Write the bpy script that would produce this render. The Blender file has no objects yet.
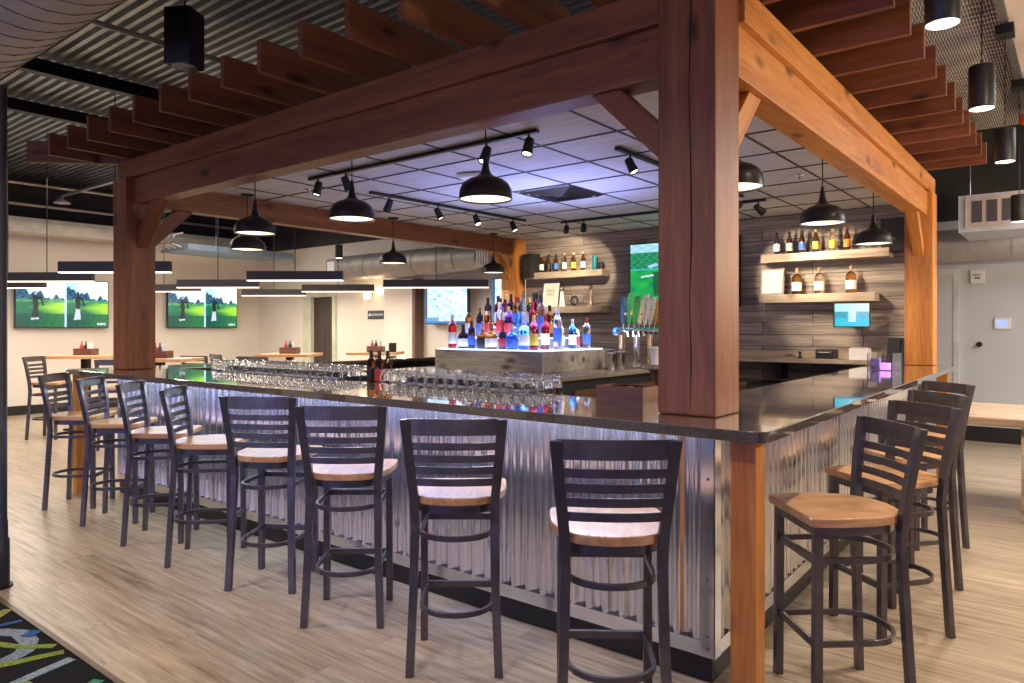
import bpy, bmesh, math, random
from math import sin, cos, pi, radians, atan2, sqrt
from mathutils import Vector, Matrix
random.seed(7)
C = bpy.context.scene.collection
sc = bpy.context.scene

# ------------------------------------------------------------------ camera, world, exposure
cam = bpy.data.cameras.new('camera'); camo = bpy.data.objects.new('camera', cam); C.objects.link(camo)
camo.location = (0.84, -2.427, 1.425)
camo.rotation_euler = (radians(90), 0, radians(38.55))
cam.sensor_width = 36; cam.lens = 717/1024*36; cam.shift_y = -13.5/1024
cam.clip_start = .05; cam.clip_end = 100
sc.camera = camo
w = bpy.data.worlds.new('world'); sc.world = w; w.use_nodes = True
def world_nodes():
    # colour noise standing in for the unseen building, added for contrast in reflections
    nt = w.node_tree; L = nt.links; bg = nt.nodes['Background']
    tc = nt.nodes.new('ShaderNodeTexCoord'); mp = nt.nodes.new('ShaderNodeMapping'); mp.inputs['Scale'].default_value = (2.6, 2.6, 1.3)
    no = nt.nodes.new('ShaderNodeTexNoise'); no.inputs['Scale'].default_value = 1.6; no.inputs['Detail'].default_value = 2
    L.new(tc.outputs['Generated'], mp.inputs['Vector']); L.new(mp.outputs[0], no.inputs['Vector'])
    r = nt.nodes.new('ShaderNodeValToRGB'); e = r.color_ramp.elements
    e[0].position = .30; e[0].color = (.12,.11,.12,1); e[1].position = .72; e[1].color = (1.5,1.3,1.1,1)
    for p, c in ((.42,(.16,.18,.55,1)),(.50,(.75,.72,.85,1)),(.58,(.5,.35,.75,1)),(.64,(1.1,1.0,.9,1))):
        x = e.new(p); x.color = c
    L.new(no.outputs['Fac'], r.inputs['Fac']); L.new(r.outputs['Color'], bg.inputs[0]); bg.inputs[1].default_value = .17
world_nodes()
sc.view_settings.view_transform = 'Standard'; sc.view_settings.look = 'None'
sc.view_settings.gamma = 1; sc.view_settings.use_curve_mapping = False
sc.view_settings.exposure = 0.72

def aim(o, d):
    o.rotation_euler = Vector(d).to_track_quat('-Z', 'Y').to_euler()
def spot(loc, tgt, watts, ang=80, col=(1,.86,.7), blend=.6, size=.04):
    l = bpy.data.lights.new('spot_light', 'SPOT'); l.energy = watts; l.spot_size = radians(ang); l.spot_blend = blend
    l.color = col; l.shadow_soft_size = size
    o = bpy.data.objects.new('spot_light', l); C.objects.link(o); o.location = loc
    aim(o, Vector(tgt)-Vector(loc)); return o
def area(loc, d, sx, sy, watts, col=(1,.93,.85), rz=0, spread=180):
    l = bpy.data.lights.new('area_light', 'AREA'); l.energy = watts; l.shape = 'RECTANGLE'; l.size = sx; l.size_y = sy; l.color = col
    l.spread = radians(spread)
    o = bpy.data.objects.new('area_light', l); C.objects.link(o); o.location = loc
    if d == 'down': o.rotation_euler = (0, 0, rz)
    else: aim(o, d)
    return o
def point(loc, watts, col=(1,.85,.68), size=.05):
    l = bpy.data.lights.new('point_light', 'POINT'); l.energy = watts; l.color = col; l.shadow_soft_size = size
    o = bpy.data.objects.new('point_light', l); C.objects.link(o); o.location = loc; return o

# ceiling downlights of the concourse over the stools (above the top of the picture)
for x in (-6.4, -4.6, -2.8, -1.0):
    spot((x, -1.15, 2.95), (x, -.75, 0), 78, 125, (1,.84,.66), .9, .09)
# unseen lights added on the right hand side; low points brighten the beam
area((2.6, 6.2, 3.3), 'down', 1.6, 3.0, 95, (.93,.96,1))
for y in (.9, 3.1, 5.3): point((2.2, y, 2.15), 66, (1,.80,.54), .15)
# unseen coloured area lights added behind the camera to tint the bar front
area((-6.0, -8.5, 1.2), (.15,1,0), 4, .9, 36, (.50,.66,1)); area((-1.2, -8.5, 1.2), (-.05,1,0), 3.4, .9, 64, (.36,.36,1)); area((4.2, -7.0, 1.4), (-.5,1,0), 2.5, .9, 22, (.8,.66,1))
# general light of the dining room on the far left
area((-9.6, 2.4, 3.3), 'down', 3.0, 4.5, 84, (1,.88,.74))

# ------------------------------------------------------------------ mesh builder
class MB:
    def __init__(s): s.v = []; s.f = []; s.sm = []
    def add(s, vs, fs, smooth=False):
        n = len(s.v); s.v += [tuple(p) for p in vs]
        for f in fs: s.f.append(tuple(i+n for i in f)); s.sm.append(smooth)
        return s
    def box(s, x0, x1, y0, y1, z0, z1, M=None):
        vs = [Vector((x,y,z)) for z in (z0,z1) for y in (y0,y1) for x in (x0,x1)]
        if M is not None: vs = [M @ v for v in vs]
        return s.add(vs, [(0,2,3,1),(4,5,7,6),(0,1,5,4),(2,6,7,3),(0,4,6,2),(1,3,7,5)])
    def bar(s, a, b, w, h, up=(0,0,1)):
        a = Vector(a); b = Vector(b); d = (b-a); L = d.length; d.normalize()
        u = Vector(up); sd = d.cross(u)
        if sd.length < 1e-4: sd = d.cross(Vector((0,1,0)))
        sd.normalize(); u = sd.cross(d)
        vs = [p + sd*w/2*i + u*h/2*j for p in (a,b) for (i,j) in ((-1,-1),(1,-1),(1,1),(-1,1))]
        return s.add(vs, [(0,3,2,1),(4,5,6,7),(0,1,5,4),(1,2,6,5),(2,3,7,6),(3,0,4,7)])
    def sweep(s, pts, prof, closed=False, up=(0,0,1), smooth=False):
        """profile (list of (side, up)) carried along pts"""
        pts = [Vector(p) for p in pts]; n = len(pts); m = len(prof); vs = []
        for i, p in enumerate(pts):
            a = pts[(i-1) % n] if (i > 0 or closed) else p
            b = pts[(i+1) % n] if (i < n-1 or closed) else p
            d = (b-a).normalized(); sd = d.cross(Vector(up))
            if sd.length < 1e-4: sd = d.cross(Vector((0,1,0)))
            sd.normalize(); u = sd.cross(d)
            vs += [p + sd*q[0] + u*q[1] for q in prof]
        fs = []
        for i in range(n if closed else n-1):
            for j in range(m):
                k = (i+1) % n; l = (j+1) % m
                fs.append((i*m+j, i*m+l, k*m+l, k*m+j))
        if not closed:
            fs.append(tuple(range(m))[::-1]); fs.append(tuple((n-1)*m+j for j in range(m)))
        return s.add(vs, fs, smooth)
    def tube(s, pts, r, n=8, closed=False):
        return s.sweep(pts, [(r*cos(2*pi*k/n), r*sin(2*pi*k/n)) for k in range(n)], closed, smooth=True)
    def lathe(s, prof, n=20, cx=0, cy=0, cz=0, smooth=True):
        m = len(prof); vs = []; fs = []
        for k in range(n):
            a = 2*pi*k/n
            vs += [(cx+r*cos(a), cy+r*sin(a), cz+z) for r, z in prof]
        for k in range(n):
            l = (k+1) % n
            for j in range(m-1): fs.append((k*m+j, l*m+j, l*m+j+1, k*m+j+1))
        return s.add(vs, fs, smooth)
    def disc(s, r, z, n=20, cx=0, cy=0, up=True):
        vs = [(cx+r*cos(2*pi*k/n), cy+r*sin(2*pi*k/n), z) for k in range(n)]
        f = tuple(range(n)); return s.add(vs, [f if up else f[::-1]])
    def prism(s, poly, z0, z1, M=None):
        n = len(poly); vs = [Vector((x,y,z0)) for x,y in poly] + [Vector((x,y,z1)) for x,y in poly]
        if M is not None: vs = [M @ v for v in vs]
        return s.add(vs, [tuple(range(n))[::-1], tuple(range(n, 2*n))] + [(i, (i+1)%n, n+(i+1)%n, n+i) for i in range(n)])
    def build(s, name, m, parent=None, loc=(0,0,0), rot=(0,0,0), bevel=0, seg=2):
        me = bpy.data.meshes.new(name); me.from_pydata(s.v, [], s.f)
        me.polygons.foreach_set('use_smooth', s.sm); me.update()
        if bevel:
            bm = bmesh.new(); bm.from_mesh(me)
            bmesh.ops.remove_doubles(bm, verts=bm.verts, dist=1e-5)
            es = [e for e in bm.edges if len(e.link_faces) == 2 and e.calc_face_angle(0) > .6]
            bmesh.ops.bevel(bm, geom=es, offset=bevel, segments=seg, affect='EDGES', profile=.6)
            bm.to_mesh(me); bm.free()
        if any(s.sm): me.set_sharp_from_angle(angle=radians(40))
        o = bpy.data.objects.new(name, me); C.objects.link(o)
        me.materials.append(m); o.location = loc; o.rotation_euler = rot
        if parent is not None: o.parent = parent
        return o
def tag(o, label=None, cat=None, group=None, kind=None):
    if label: o['label'] = label
    if cat: o['category'] = cat
    if group: o['group'] = group
    if kind: o['kind'] = kind
    return o
def thing(name, label, cat, loc=(0,0,0), rz=0, group=None):
    o = bpy.data.objects.new(name, None); C.objects.link(o); o.location = loc; o.rotation_euler = (0,0,rz)
    o.empty_display_size = .1
    return tag(o, label, cat, group)
KIDS = {}
def kids(o): return [c for c in bpy.data.objects if c.parent == o]
def copy_tree(o, parent=None):
    c = o.copy(); C.objects.link(c); c.parent = parent
    if o.name not in KIDS: KIDS[o.name] = kids(o)
    for ch in KIDS[o.name]: copy_tree(ch, c)
    return c
def struct(o): o['kind'] = 'structure'; return o
def ordn(i): return ['first','second','third','fourth','fifth','sixth','seventh','eighth','ninth','tenth','eleventh','twelfth','thirteenth','fourteenth','fifteenth','sixteenth','seventeenth','eighteenth'][i]

# ------------------------------------------------------------------ materials
MATS = {}
def newmat(name):
    m = bpy.data.materials.new(name); m.use_nodes = True; nt = m.node_tree; b = nt.nodes['Principled BSDF']
    MATS[name] = m; return m, nt, b
def N(nt, t, **kw):
    n = nt.nodes.new(t)
    for k, v in kw.items(): setattr(n, k, v)
    return n
def ramp(nt, stops):
    r = N(nt, 'ShaderNodeValToRGB'); e = r.color_ramp.elements
    while len(e) > 1: e.remove(e[-1])
    e[0].position = stops[0][0]; e[0].color = (*stops[0][1], 1)
    for p, c in stops[1:]: x = e.new(p); x.color = (*c, 1)
    return r
def plain(name, col, rough=.5, metal=0, var=.12, scale=6, coat=0, **kw):
    m, nt, b = newmat(name); L = nt.links
    tc = N(nt, 'ShaderNodeTexCoord'); no = N(nt, 'ShaderNodeTexNoise'); no.inputs['Scale'].default_value = scale; no.inputs['Detail'].default_value = 3
    L.new(tc.outputs['Object'], no.inputs['Vector'])
    r = ramp(nt, [(.3, tuple(c*(1-var) for c in col)), (.7, tuple(min(1, c*(1+var)) for c in col))])
    L.new(no.outputs['Fac'], r.inputs['Fac']); L.new(r.outputs['Color'], b.inputs['Base Color'])
    b.inputs['Roughness'].default_value = rough; b.inputs['Metallic'].default_value = metal
    b.inputs['Coat Weight'].default_value = coat
    for k, v in kw.items(): b.inputs[k].default_value = v
    return m
def emit(name, col, s):
    m, nt, b = newmat(name)
    b.inputs['Base Color'].default_value = (*col, 1); b.inputs['Emission Color'].default_value = (*col, 1); b.inputs['Emission Strength'].default_value = s
    return m
def glassy(name, col, rough=.03, trans=1.0, ior=1.45):
    m, nt, b = newmat(name)
    b.inputs['Base Color'].default_value = (*col, 1); b.inputs['Roughness'].default_value = rough
    b.inputs['Transmission Weight'].default_value = trans; b.inputs['IOR'].default_value = ior
    return m
def wood(name, dark, mid, light, axis='X', grain=1.0, knots=True, rough=.5, knotcol=None, coat=0):
    """grain runs along the local axis; growth bands, fibres and knots"""
    m, nt, b = newmat(name); L = nt.links
    tc = N(nt, 'ShaderNodeTexCoord'); oi = N(nt, 'ShaderNodeObjectInfo')
    mp = N(nt, 'ShaderNodeMapping')
    s = {'X': (.7, 9, 9), 'Y': (9, .7, 9), 'Z': (9, 9, .7)}[axis]
    mp.inputs['Scale'].default_value = tuple(x*grain for x in s)
    off = N(nt, 'ShaderNodeVectorMath', operation='SCALE'); cx = N(nt, 'ShaderNodeCombineXYZ')
    for i in range(3): L.new(oi.outputs['Random'], cx.inputs[i])
    L.new(cx.outputs[0], off.inputs[0]); off.inputs['Scale'].default_value = 37
    ad = N(nt, 'ShaderNodeVectorMath', operation='ADD')
    L.new(tc.outputs['Object'], ad.inputs[0]); L.new(off.outputs[0], ad.inputs[1]); L.new(ad.outputs[0], mp.inputs['Vector'])
    n1 = N(nt, 'ShaderNodeTexNoise'); n1.inputs['Scale'].default_value = 1.1; n1.inputs['Detail'].default_value = 5; n1.inputs['Distortion'].default_value = .6
    L.new(mp.outputs[0], n1.inputs['Vector'])
    n2 = N(nt, 'ShaderNodeTexNoise'); n2.inputs['Scale'].default_value = 7; n2.inputs['Detail'].default_value = 4
    L.new(mp.outputs[0], n2.inputs['Vector'])
    mx = N(nt, 'ShaderNodeMath', operation='MULTIPLY_ADD'); mx.inputs[1].default_value = .4
    L.new(n2.outputs['Fac'], mx.inputs[0]); 
    sc_ = N(nt, 'ShaderNodeMath', operation='MULTIPLY'); sc_.inputs[1].default_value = .6; L.new(n1.outputs['Fac'], sc_.inputs[0]); L.new(sc_.outputs[0], mx.inputs[2])
    r = ramp(nt, [(.32, dark), (.5, mid), (.68, light)]); L.new(mx.outputs[0], r.inputs['Fac'])
    col = r.outputs['Color']
    if knots:
        mk = N(nt, 'ShaderNodeMapping'); k = {'X': (2.2, 5, 5), 'Y': (5, 2.2, 5), 'Z': (5, 5, 2.2)}[axis]
        mk.inputs['Scale'].default_value = k; L.new(ad.outputs[0], mk.inputs['Vector'])
        vo = N(nt, 'ShaderNodeTexVoronoi'); vo.inputs['Scale'].default_value = 1.0; L.new(mk.outputs[0], vo.inputs['Vector'])
        kr = ramp(nt, [(.07, (1,1,1)), (.2, (0,0,0))]); L.new(vo.outputs['Distance'], kr.inputs['Fac'])
        mi = N(nt, 'ShaderNodeMix', data_type='RGBA'); L.new(kr.outputs['Color'], mi.inputs['Factor'])
        L.new(col, mi.inputs[6]); mi.inputs[7].default_value = (*(knotcol or tuple(c*.35 for c in dark)), 1)
        col = mi.outputs[2]
    L.new(col, b.inputs['Base Color']); b.inputs['Roughness'].default_value = rough; b.inputs['Coat Weight'].default_value = coat
    bp = N(nt, 'ShaderNodeBump'); bp.inputs['Strength'].default_value = .12; bp.inputs['Distance'].default_value = .004
    L.new(mx.outputs[0], bp.inputs['Height']); L.new(bp.outputs[0], b.inputs['Normal'])
    return m
def planks(name, cols, length, width, axis='X', rough=.4, seam=.003, streak=1.0, vert=False, spec=.5, bump=.1):
    """boards from the brick texture: along X on a floor, or up a wall (vert: rows in Z)"""
    m, nt, b = newmat(name); L = nt.links
    tc = N(nt, 'ShaderNodeTexCoord'); sx = N(nt, 'ShaderNodeSeparateXYZ'); L.new(tc.outputs['Object'], sx.inputs[0])
    cb = N(nt, 'ShaderNodeCombineXYZ')
    L.new(sx.outputs[0 if axis == 'X' else 1], cb.inputs[0]); L.new(sx.outputs[2 if vert else (1 if axis == 'X' else 0)], cb.inputs[1])
    br = N(nt, 'ShaderNodeTexBrick'); br.offset = .37; br.inputs['Scale'].default_value = 1
    br.inputs['Brick Width'].default_value = length; br.inputs['Row Height'].default_value = width; br.inputs['Mortar Size'].default_value = seam
    br.inputs['Color1'].default_value = (0,0,0,1); br.inputs['Color2'].default_value = (1,1,1,1); br.inputs['Mortar'].default_value = (.5,.5,.5,1)
    br.inputs['Bias'].default_value = 0
    L.new(cb.outputs[0], br.inputs['Vector'])
    mp = N(nt, 'ShaderNodeMapping'); mp.inputs['Scale'].default_value = (.8*streak, 14*streak, 1)
    L.new(cb.outputs[0], mp.inputs['Vector'])
    bo = N(nt, 'ShaderNodeVectorMath', operation='SCALE'); bo.inputs['Scale'].default_value = 23
    L.new(br.outputs['Color'], bo.inputs[0]); ad = N(nt, 'ShaderNodeVectorMath', operation='ADD'); L.new(mp.outputs[0], ad.inputs[0]); L.new(bo.outputs[0], ad.inputs[1])
    no = N(nt, 'ShaderNodeTexNoise'); no.inputs['Scale'].default_value = 1.6; no.inputs['Detail'].default_value = 6; no.inputs['Roughness'].default_value = .62
    L.new(ad.outputs[0], no.inputs['Vector'])
    fa = N(nt, 'ShaderNodeMath', operation='MULTIPLY_ADD'); fa.inputs[1].default_value = .10; L.new(br.outputs['Color'], fa.inputs[0])
    s2 = N(nt, 'ShaderNodeMath', operation='MULTIPLY'); s2.inputs[1].default_value = .92; L.new(no.outputs['Fac'], s2.inputs[0]); L.new(s2.outputs[0], fa.inputs[2])
    r = ramp(nt, cols); L.new(fa.outputs[0], r.inputs['Fac'])
    mi = N(nt, 'ShaderNodeMix', data_type='RGBA'); L.new(br.outputs['Fac'], mi.inputs['Factor']); L.new(r.outputs['Color'], mi.inputs[6])
    mi.inputs[7].default_value = (*tuple(c*.45 for c in cols[0][1]), 1)
    L.new(mi.outputs[2], b.inputs['Base Color']); b.inputs['Roughness'].default_value = rough; b.inputs['Specular IOR Level'].default_value = spec
    bp = N(nt, 'ShaderNodeBump'); bp.inputs['Strength'].default_value = bump; bp.inputs['Distance'].default_value = .003
    L.new(fa.outputs[0], bp.inputs['Height']); L.new(bp.outputs[0], b.inputs['Normal'])
    return m

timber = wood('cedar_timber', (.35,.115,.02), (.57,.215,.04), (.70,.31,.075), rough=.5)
timber_dim = wood('dim_lit_timber', (.14,.041,.015), (.225,.072,.026), (.31,.112,.042), rough=.45)  # same timber with dim light put into its colour
rafterm = wood('rafter_timber', (.10,.028,.011), (.17,.052,.019), (.25,.085,.03), rough=.6)
seatwood = wood('seat_wood', (.42,.20,.085), (.62,.34,.165), (.74,.46,.26), axis='Y', grain=1.6, knots=True, rough=.3, coat=.25)
tablewood = wood('table_wood', (.42,.21,.09), (.6,.33,.15), (.7,.42,.22), rough=.4, knots=False)
rustic = wood('rustic_table_wood', (.22,.14,.09), (.42,.31,.22), (.55,.43,.32), rough=.45)
weathered = wood('weathered_wood', (.16,.14,.125), (.32,.29,.26), (.45,.42,.38), grain=1.4, rough=.65)
shelfwood = wood('shelf_wood', (.22,.16,.10), (.40,.31,.22), (.52,.42,.31), rough=.55)
darkwood = wood('dark_wood', (.07,.025,.015), (.13,.05,.028), (.19,.08,.045), rough=.4)
gun = plain('gunmetal_powder_coat', (.105,.095,.105), .36, .55, .25, 9, coat=.35)
blackm = plain('black_metal', (.012,.012,.013), .45, .3)
blackp = plain('black_plastic', (.015,.015,.017), .5)
kickm = plain('black_kickboard', (.012,.012,.013), .4)
steel = plain('brushed_steel', (.62,.61,.6), .22, 1.0, .08)
chrome = plain('chrome', (.8,.78,.75), .08, 1.0, .05)
brass = plain('brass_pipe', (.75,.52,.25), .15, 1.0, .1)
granite = None
creamw = plain('cream_paint', (.72,.655,.57), .8, 0, .03, 2)
greyw = plain('pale_grey_paint', (.56,.575,.6), .8, 0, .03, 2)
whitep = plain('white_plastic', (.8,.8,.8), .4, 0, .03)
paper = plain('paper_label', (.8,.77,.68), .7, 0, .08, 30)
darkdoor = wood('dark_door_wood', (.03,.022,.016), (.05,.038,.028), (.075,.058,.042), axis='Z', rough=.5, knots=False)
ceildark = plain('dark_painted_ceiling', (.035,.033,.032), .8)
galvduct = plain('galvanised_duct', (.33,.32,.31), .5, .55, .2, 4)
greyduct = plain('wrapped_duct', (.42,.38,.36), .65, 0.1, .12, 4)
conduit = plain('conduit_steel', (.55,.54,.56), .35, .8, .1)
soffitm = plain('soffit_paint', (.56,.46,.42), .8, 0, .04, 2)
redm = plain('red_enamel', (.6,.03,.02), .35)
def granite_mat():
    m, nt, b = newmat('polished_granite'); L = nt.links
    tc = N(nt, 'ShaderNodeTexCoord'); v = N(nt, 'ShaderNodeTexVoronoi'); v.inputs['Scale'].default_value = 170
    n = N(nt, 'ShaderNodeTexNoise'); n.inputs['Scale'].default_value = 60; n.inputs['Detail'].default_value = 6
    L.new(tc.outputs['Object'], v.inputs['Vector']); L.new(tc.outputs['Object'], n.inputs['Vector'])
    a = N(nt, 'ShaderNodeMath', operation='MULTIPLY'); L.new(v.outputs['Distance'], a.inputs[0]); L.new(n.outputs['Fac'], a.inputs[1])
    r = ramp(nt, [(.10, (.075,.058,.046)), (.3, (.105,.084,.067)), (.5, (.14,.113,.09))]); L.new(a.outputs[0], r.inputs['Fac'])
    L.new(r.outputs['Color'], b.inputs['Base Color']); b.inputs['Roughness'].default_value = .07; b.inputs['Specular IOR Level'].default_value = .9
    b.inputs['Coat Weight'].default_value = 1.0; b.inputs['Coat Roughness'].default_value = .04
    return m
granite = granite_mat()
def galv_mat(name, base=(.62,.64,.66), rough=.26, dots=0, plainly=False):
    m, nt, b = newmat(name); L = nt.links
    tc = N(nt, 'ShaderNodeTexCoord'); v = N(nt, 'ShaderNodeTexVoronoi'); v.inputs['Scale'].default_value = 22
    n = N(nt, 'ShaderNodeTexNoise'); n.inputs['Scale'].default_value = 3; n.inputs['Detail'].default_value = 4
    L.new(tc.outputs['Object'], v.inputs['Vector']); L.new(tc.outputs['Object'], n.inputs['Vector'])
    a = N(nt, 'ShaderNodeMix', data_type='RGBA'); a.inputs['Factor'].default_value = .8; L.new(v.outputs['Color'], a.inputs[6]); L.new(n.outputs['Color'], a.inputs[7])
    bw = N(nt, 'ShaderNodeRGBToBW'); L.new(a.outputs[2], bw.inputs[0])
    r = ramp(nt, [(.3, tuple(c*.9 for c in base)), (.7, tuple(min(1,c*1.08) for c in base))]); L.new(bw.outputs[0], r.inputs['Fac'])
    col = r.outputs['Color']
    if dots:
        w_ = N(nt, 'ShaderNodeTexWave'); w_.bands_direction = 'X'; w_.inputs['Scale'].default_value = dots; L.new(tc.outputs['Object'], w_.inputs['Vector'])
        kr = ramp(nt, [(.35, (.3,.28,.26)), (.6, (1,1,1))]); L.new(w_.outputs['Fac'], kr.inputs['Fac'])
        mm = N(nt, 'ShaderNodeMix', data_type='RGBA', blend_type='MULTIPLY'); mm.inputs['Factor'].default_value = 1; L.new(col, mm.inputs[6]); L.new(kr.outputs['Color'], mm.inputs[7]); col = mm.outputs[2]
    L.new(col, b.inputs['Base Color']); b.inputs['Metallic'].default_value = .95; 
    if plainly: b.inputs['Roughness'].default_value = rough; a.inputs['Factor'].default_value = 1; n.inputs['Scale'].default_value = 1.2; return m
    r2 = ramp(nt, [(.3, (rough*.8,)*3), (.7, (rough*1.35,)*3)]); L.new(n.outputs['Fac'], r2.inputs['Fac']); L.new(r2.outputs['Color'], b.inputs['Roughness'])
    return m
galv = galv_mat('galvanised_sheet', (.84,.85,.87), .2, plainly=True)
deckm = galv_mat('roof_deck_sheet', (.36,.39,.42), .42)
deckperf = galv_mat('perforated_roof_deck', (.75,.70,.62), .55, dots=14)
floorm = planks('vinyl_plank_floor', [(.28, (.17,.122,.082)), (.45, (.33,.252,.180)), (.6, (.44,.355,.265)), (.75, (.54,.455,.36))], 1.2, .18, rough=.3, seam=.0006, streak=1.7, spec=.4, bump=.04)
wallplank = planks('weathered_wall_planks', [(.25, (.085,.068,.058)), (.45, (.20,.16,.13)), (.62, (.33,.27,.22)), (.8, (.45,.38,.32))], 1.5, .135, rough=.65, seam=.004, vert=True, bump=.25)
tilem = planks('wood_grain_ceiling_tile', [(.25, (.44,.42,.42)), (.5, (.64,.615,.62)), (.75, (.78,.76,.75))], 9.0, .6, rough=.75, seam=.0, streak=2.2, bump=.03)
def carpet_mat():
    m, nt, b = newmat('patterned_carpet'); L = nt.links
    tc = N(nt, 'ShaderNodeTexCoord'); n = N(nt, 'ShaderNodeTexNoise'); n.inputs['Scale'].default_value = 220
    L.new(tc.outputs['Object'], n.inputs['Vector']); r = ramp(nt, [(.3, (.004,.004,.006)), (.7, (.02,.02,.026))]); L.new(n.outputs['Fac'], r.inputs['Fac'])
    L.new(r.outputs['Color'], b.inputs['Base Color']); b.inputs['Roughness'].default_value = .95; b.inputs['Specular IOR Level'].default_value = .1
    return m
carpetm = carpet_mat()
lit_warm = emit('lit_lamp_interior', (1,.86,.62), 1.1)
lit_led = emit('lit_led_diffuser', (1,.9,.8), 1.6)
lit_cyl = emit('lit_cylinder_lamp', (1,.93,.8), 3)
lit_spot = emit('lit_track_lens', (1,.9,.72), 3)
lit_strip = emit('lit_led_strip', (.85,.92,1), 2)
lit_acrylic = emit('lit_acrylic', (.45,.62,1), 1.3)

# ================================================================== THE SETTING
ZC = 1.07           # counter height
f = MB().box(-13.2, 6.5, -1.16, 8.6, -.1, 0).box(-13.2, -6.5, -6, -1.16, -.1, 0)
struct(f.build('floor', floorm))
c = MB().box(-6.5, 6.5, -6, -1.175, -.1, .004)
carpet = struct(c.build('floor_carpet', carpetm))
# carpet squiggles: flat woven figures
CARPET = [((0.45, 0.58, 0.75), [(-3.17, -1.381), (-3.118, -1.298), (-3.033, -1.244), (-2.902, -1.248), (-2.8, -1.296), (-2.763, -1.363), (-2.748, -1.432)], 0.075), ((0.42, 0.6, 0.06), [(-3.063, -1.39), (-2.863, -1.296), (-2.752, -1.195)], 0.04), ((0.42, 0.6, 0.06), [(-2.751, -1.491), (-2.709, -1.379), (-2.683, -1.276), (-2.655, -1.193)], 0.045), ((0.5, 0.68, 0.85), [(-2.474, -1.498), (-2.517, -1.348), (-2.555, -1.197)], 0.05), ((0.06, 0.2, 0.6), [(-3.231, -1.346), (-3.198, -1.275), (-3.183, -1.189)], 0.03), ((0.05, 0.2, 0.7), [(-2.961, -1.242), (-2.996, -1.186)], 0.06), ((0.6, 0.6, 0.1), [(-3.284, -1.3), (-3.395, -1.185)], 0.05), ((0.08, 0.5, 0.3), [(-2.23, -1.265), (-2.259, -1.206)], 0.05), ((0.42, 0.6, 0.06), [(-2.435, -1.525), (-2.457, -1.385)], 0.04)]
for col, pts, wd in CARPET:
    col = tuple(c*.38 for c in col); key = 'carpet_yarn_%d_%d_%d' % tuple(int(c*99) for c in col); zc = .0045+.0006*len(carpet.children)
    m = MATS.get(key) or plain(key, col, .95, 0, .5, 90)
    b = MB(); P = []
    for i in range(len(pts)-1):
        for t in range(6): P.append(tuple(pts[i][k]+(pts[i+1][k]-pts[i][k])*t/6 for k in (0,1)))
    P.append(pts[-1])
    n = len(P)
    b.sweep([(x,y,zc) for x,y in P], [(-wd/2,-.001),(wd/2,-.001),(wd/2,.001),(-wd/2,.001)])
    o = b.build('pattern', m, carpet); 
o = MB().box(-6.5, 6.5, -1.175, -1.15, -.02, .008).build('trim_1', plain('transition_strip', (.10,.06,.035), .4))
struct(o)
# walls
W = MB().box(-13.0, -12.8, -6, 6.1, 0, 3.0); struct(W.build('wall_left', creamw))
struct(MB().box(-13.0, -12.79, -6, 6.1, 3.0, 3.95).build('wall_left_upper', ceildark))
struct(MB().box(-12.8, -5.6, 6.09, 6.3, 3.0, 3.95).build('wall_back_upper', ceildark))
W = MB().box(-13.0, -11.05, 6.1, 6.3, 0, 3.0).box(-10.28, -5.6, 6.1, 6.3, 0, 3.0).box(-11.05, -10.28, 6.1, 6.3, 2.02, 3.0)
W.box(-11.05,-10.94,6.1,6.3,0,2.02)
W.box(-8.63, -7.93, 5.9, 6.1, 0, 2.25); W.box(-11.3,-10.1,6.42,6.5,0,2.3)
struct(W.build('wall_back', creamw))
struct(MB().box(-10.94, -10.285, 6.13, 6.17, 0, 2.02).build('door_1', darkdoor))
T = MB().box(-11.2, -10.94, 6.06, 6.1, 0, 2.12).box(-10.28, -10.18, 6.06, 6.1, 0, 2.12).box(-10.94, -10.28, 6.06, 6.1, 2.02, 2.12)
struct(T.build('trim_2', plain('greenish_door_trim', (.55,.56,.42), .5)))
struct(MB().box(-7.93, -7.86, 5.9, 6.1, 0, 2.25).build('trim_3', plain('brown_corner_trim', (.16,.09,.07), .5)))
struct(MB().box(-12.8, -12.775, -6, 6.1, 0, .15).build('baseboard_left', kickm))
struct(MB().box(-12.8,-11.2,6.075,6.1,0,.15).box(-10.18,-8.63,6.075,6.1,0,.15).build('baseboard_back', kickm))
struct(MB().box(-3.2, 6.5, 8.3, 8.5, 0, 2.8).build('wall_right', greyw))
struct(MB().box(-3.2, 6.5, 8.29, 8.5, 2.8, 3.95).build('wall_right_upper', ceildark))
struct(MB().box(-3.2, 6.5, 8.275, 8.3, 0, .19).build('baseboard_right', kickm))
dr = struct(MB().box(-1.35, -.46, 8.262, 8.30, 0, 2.12).build('door_2', greyw, bevel=.004))
struct(MB().box(-.46, -.40, 8.25, 8.3, 0, 2.18).box(-1.41,-1.35,8.25,8.3,0,2.18).box(-1.35,-.46,8.25,8.3,2.12,2.18).build('trim_4', plain('pale_door_trim', (.62,.63,.65), .5)))
# plank wall behind the bar
PX0, PX1, PY = -5.5, -.42, 5.85
struct(MB().box(PX0, PX1, PY, PY+.12, 0, 2.86).build('wall_bar', wallplank))

# roof deck: trapezoid ribs running along X
def deck(x0, x1, y0, y1, z, pitch, dep):
    b = MB(); y = y0; prof = []
    while y < y1:
        prof += [(y, z), (y+pitch*.38, z), (y+pitch*.5, z+dep), (y+pitch*.88, z+dep)]; y += pitch
    vs = [(x, p[0], p[1]) for x in (x0, x1) for p in prof]; n = len(prof)
    b.add(vs, [(i, i+1, n+i+1, n+i) for i in range(n-1)])
    b.box(x0, x1, y0, y1, z+dep+.01, z+dep+.05)
    return b
struct(deck(-13, -.9, -4.2, 8.4, 3.9, .10, .04).build('ceiling', deckm))
struct(deck(-.9, 6.5, -4.2, 8.4, 3.9, .10, .04).build('ceiling_right', deckperf))
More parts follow.
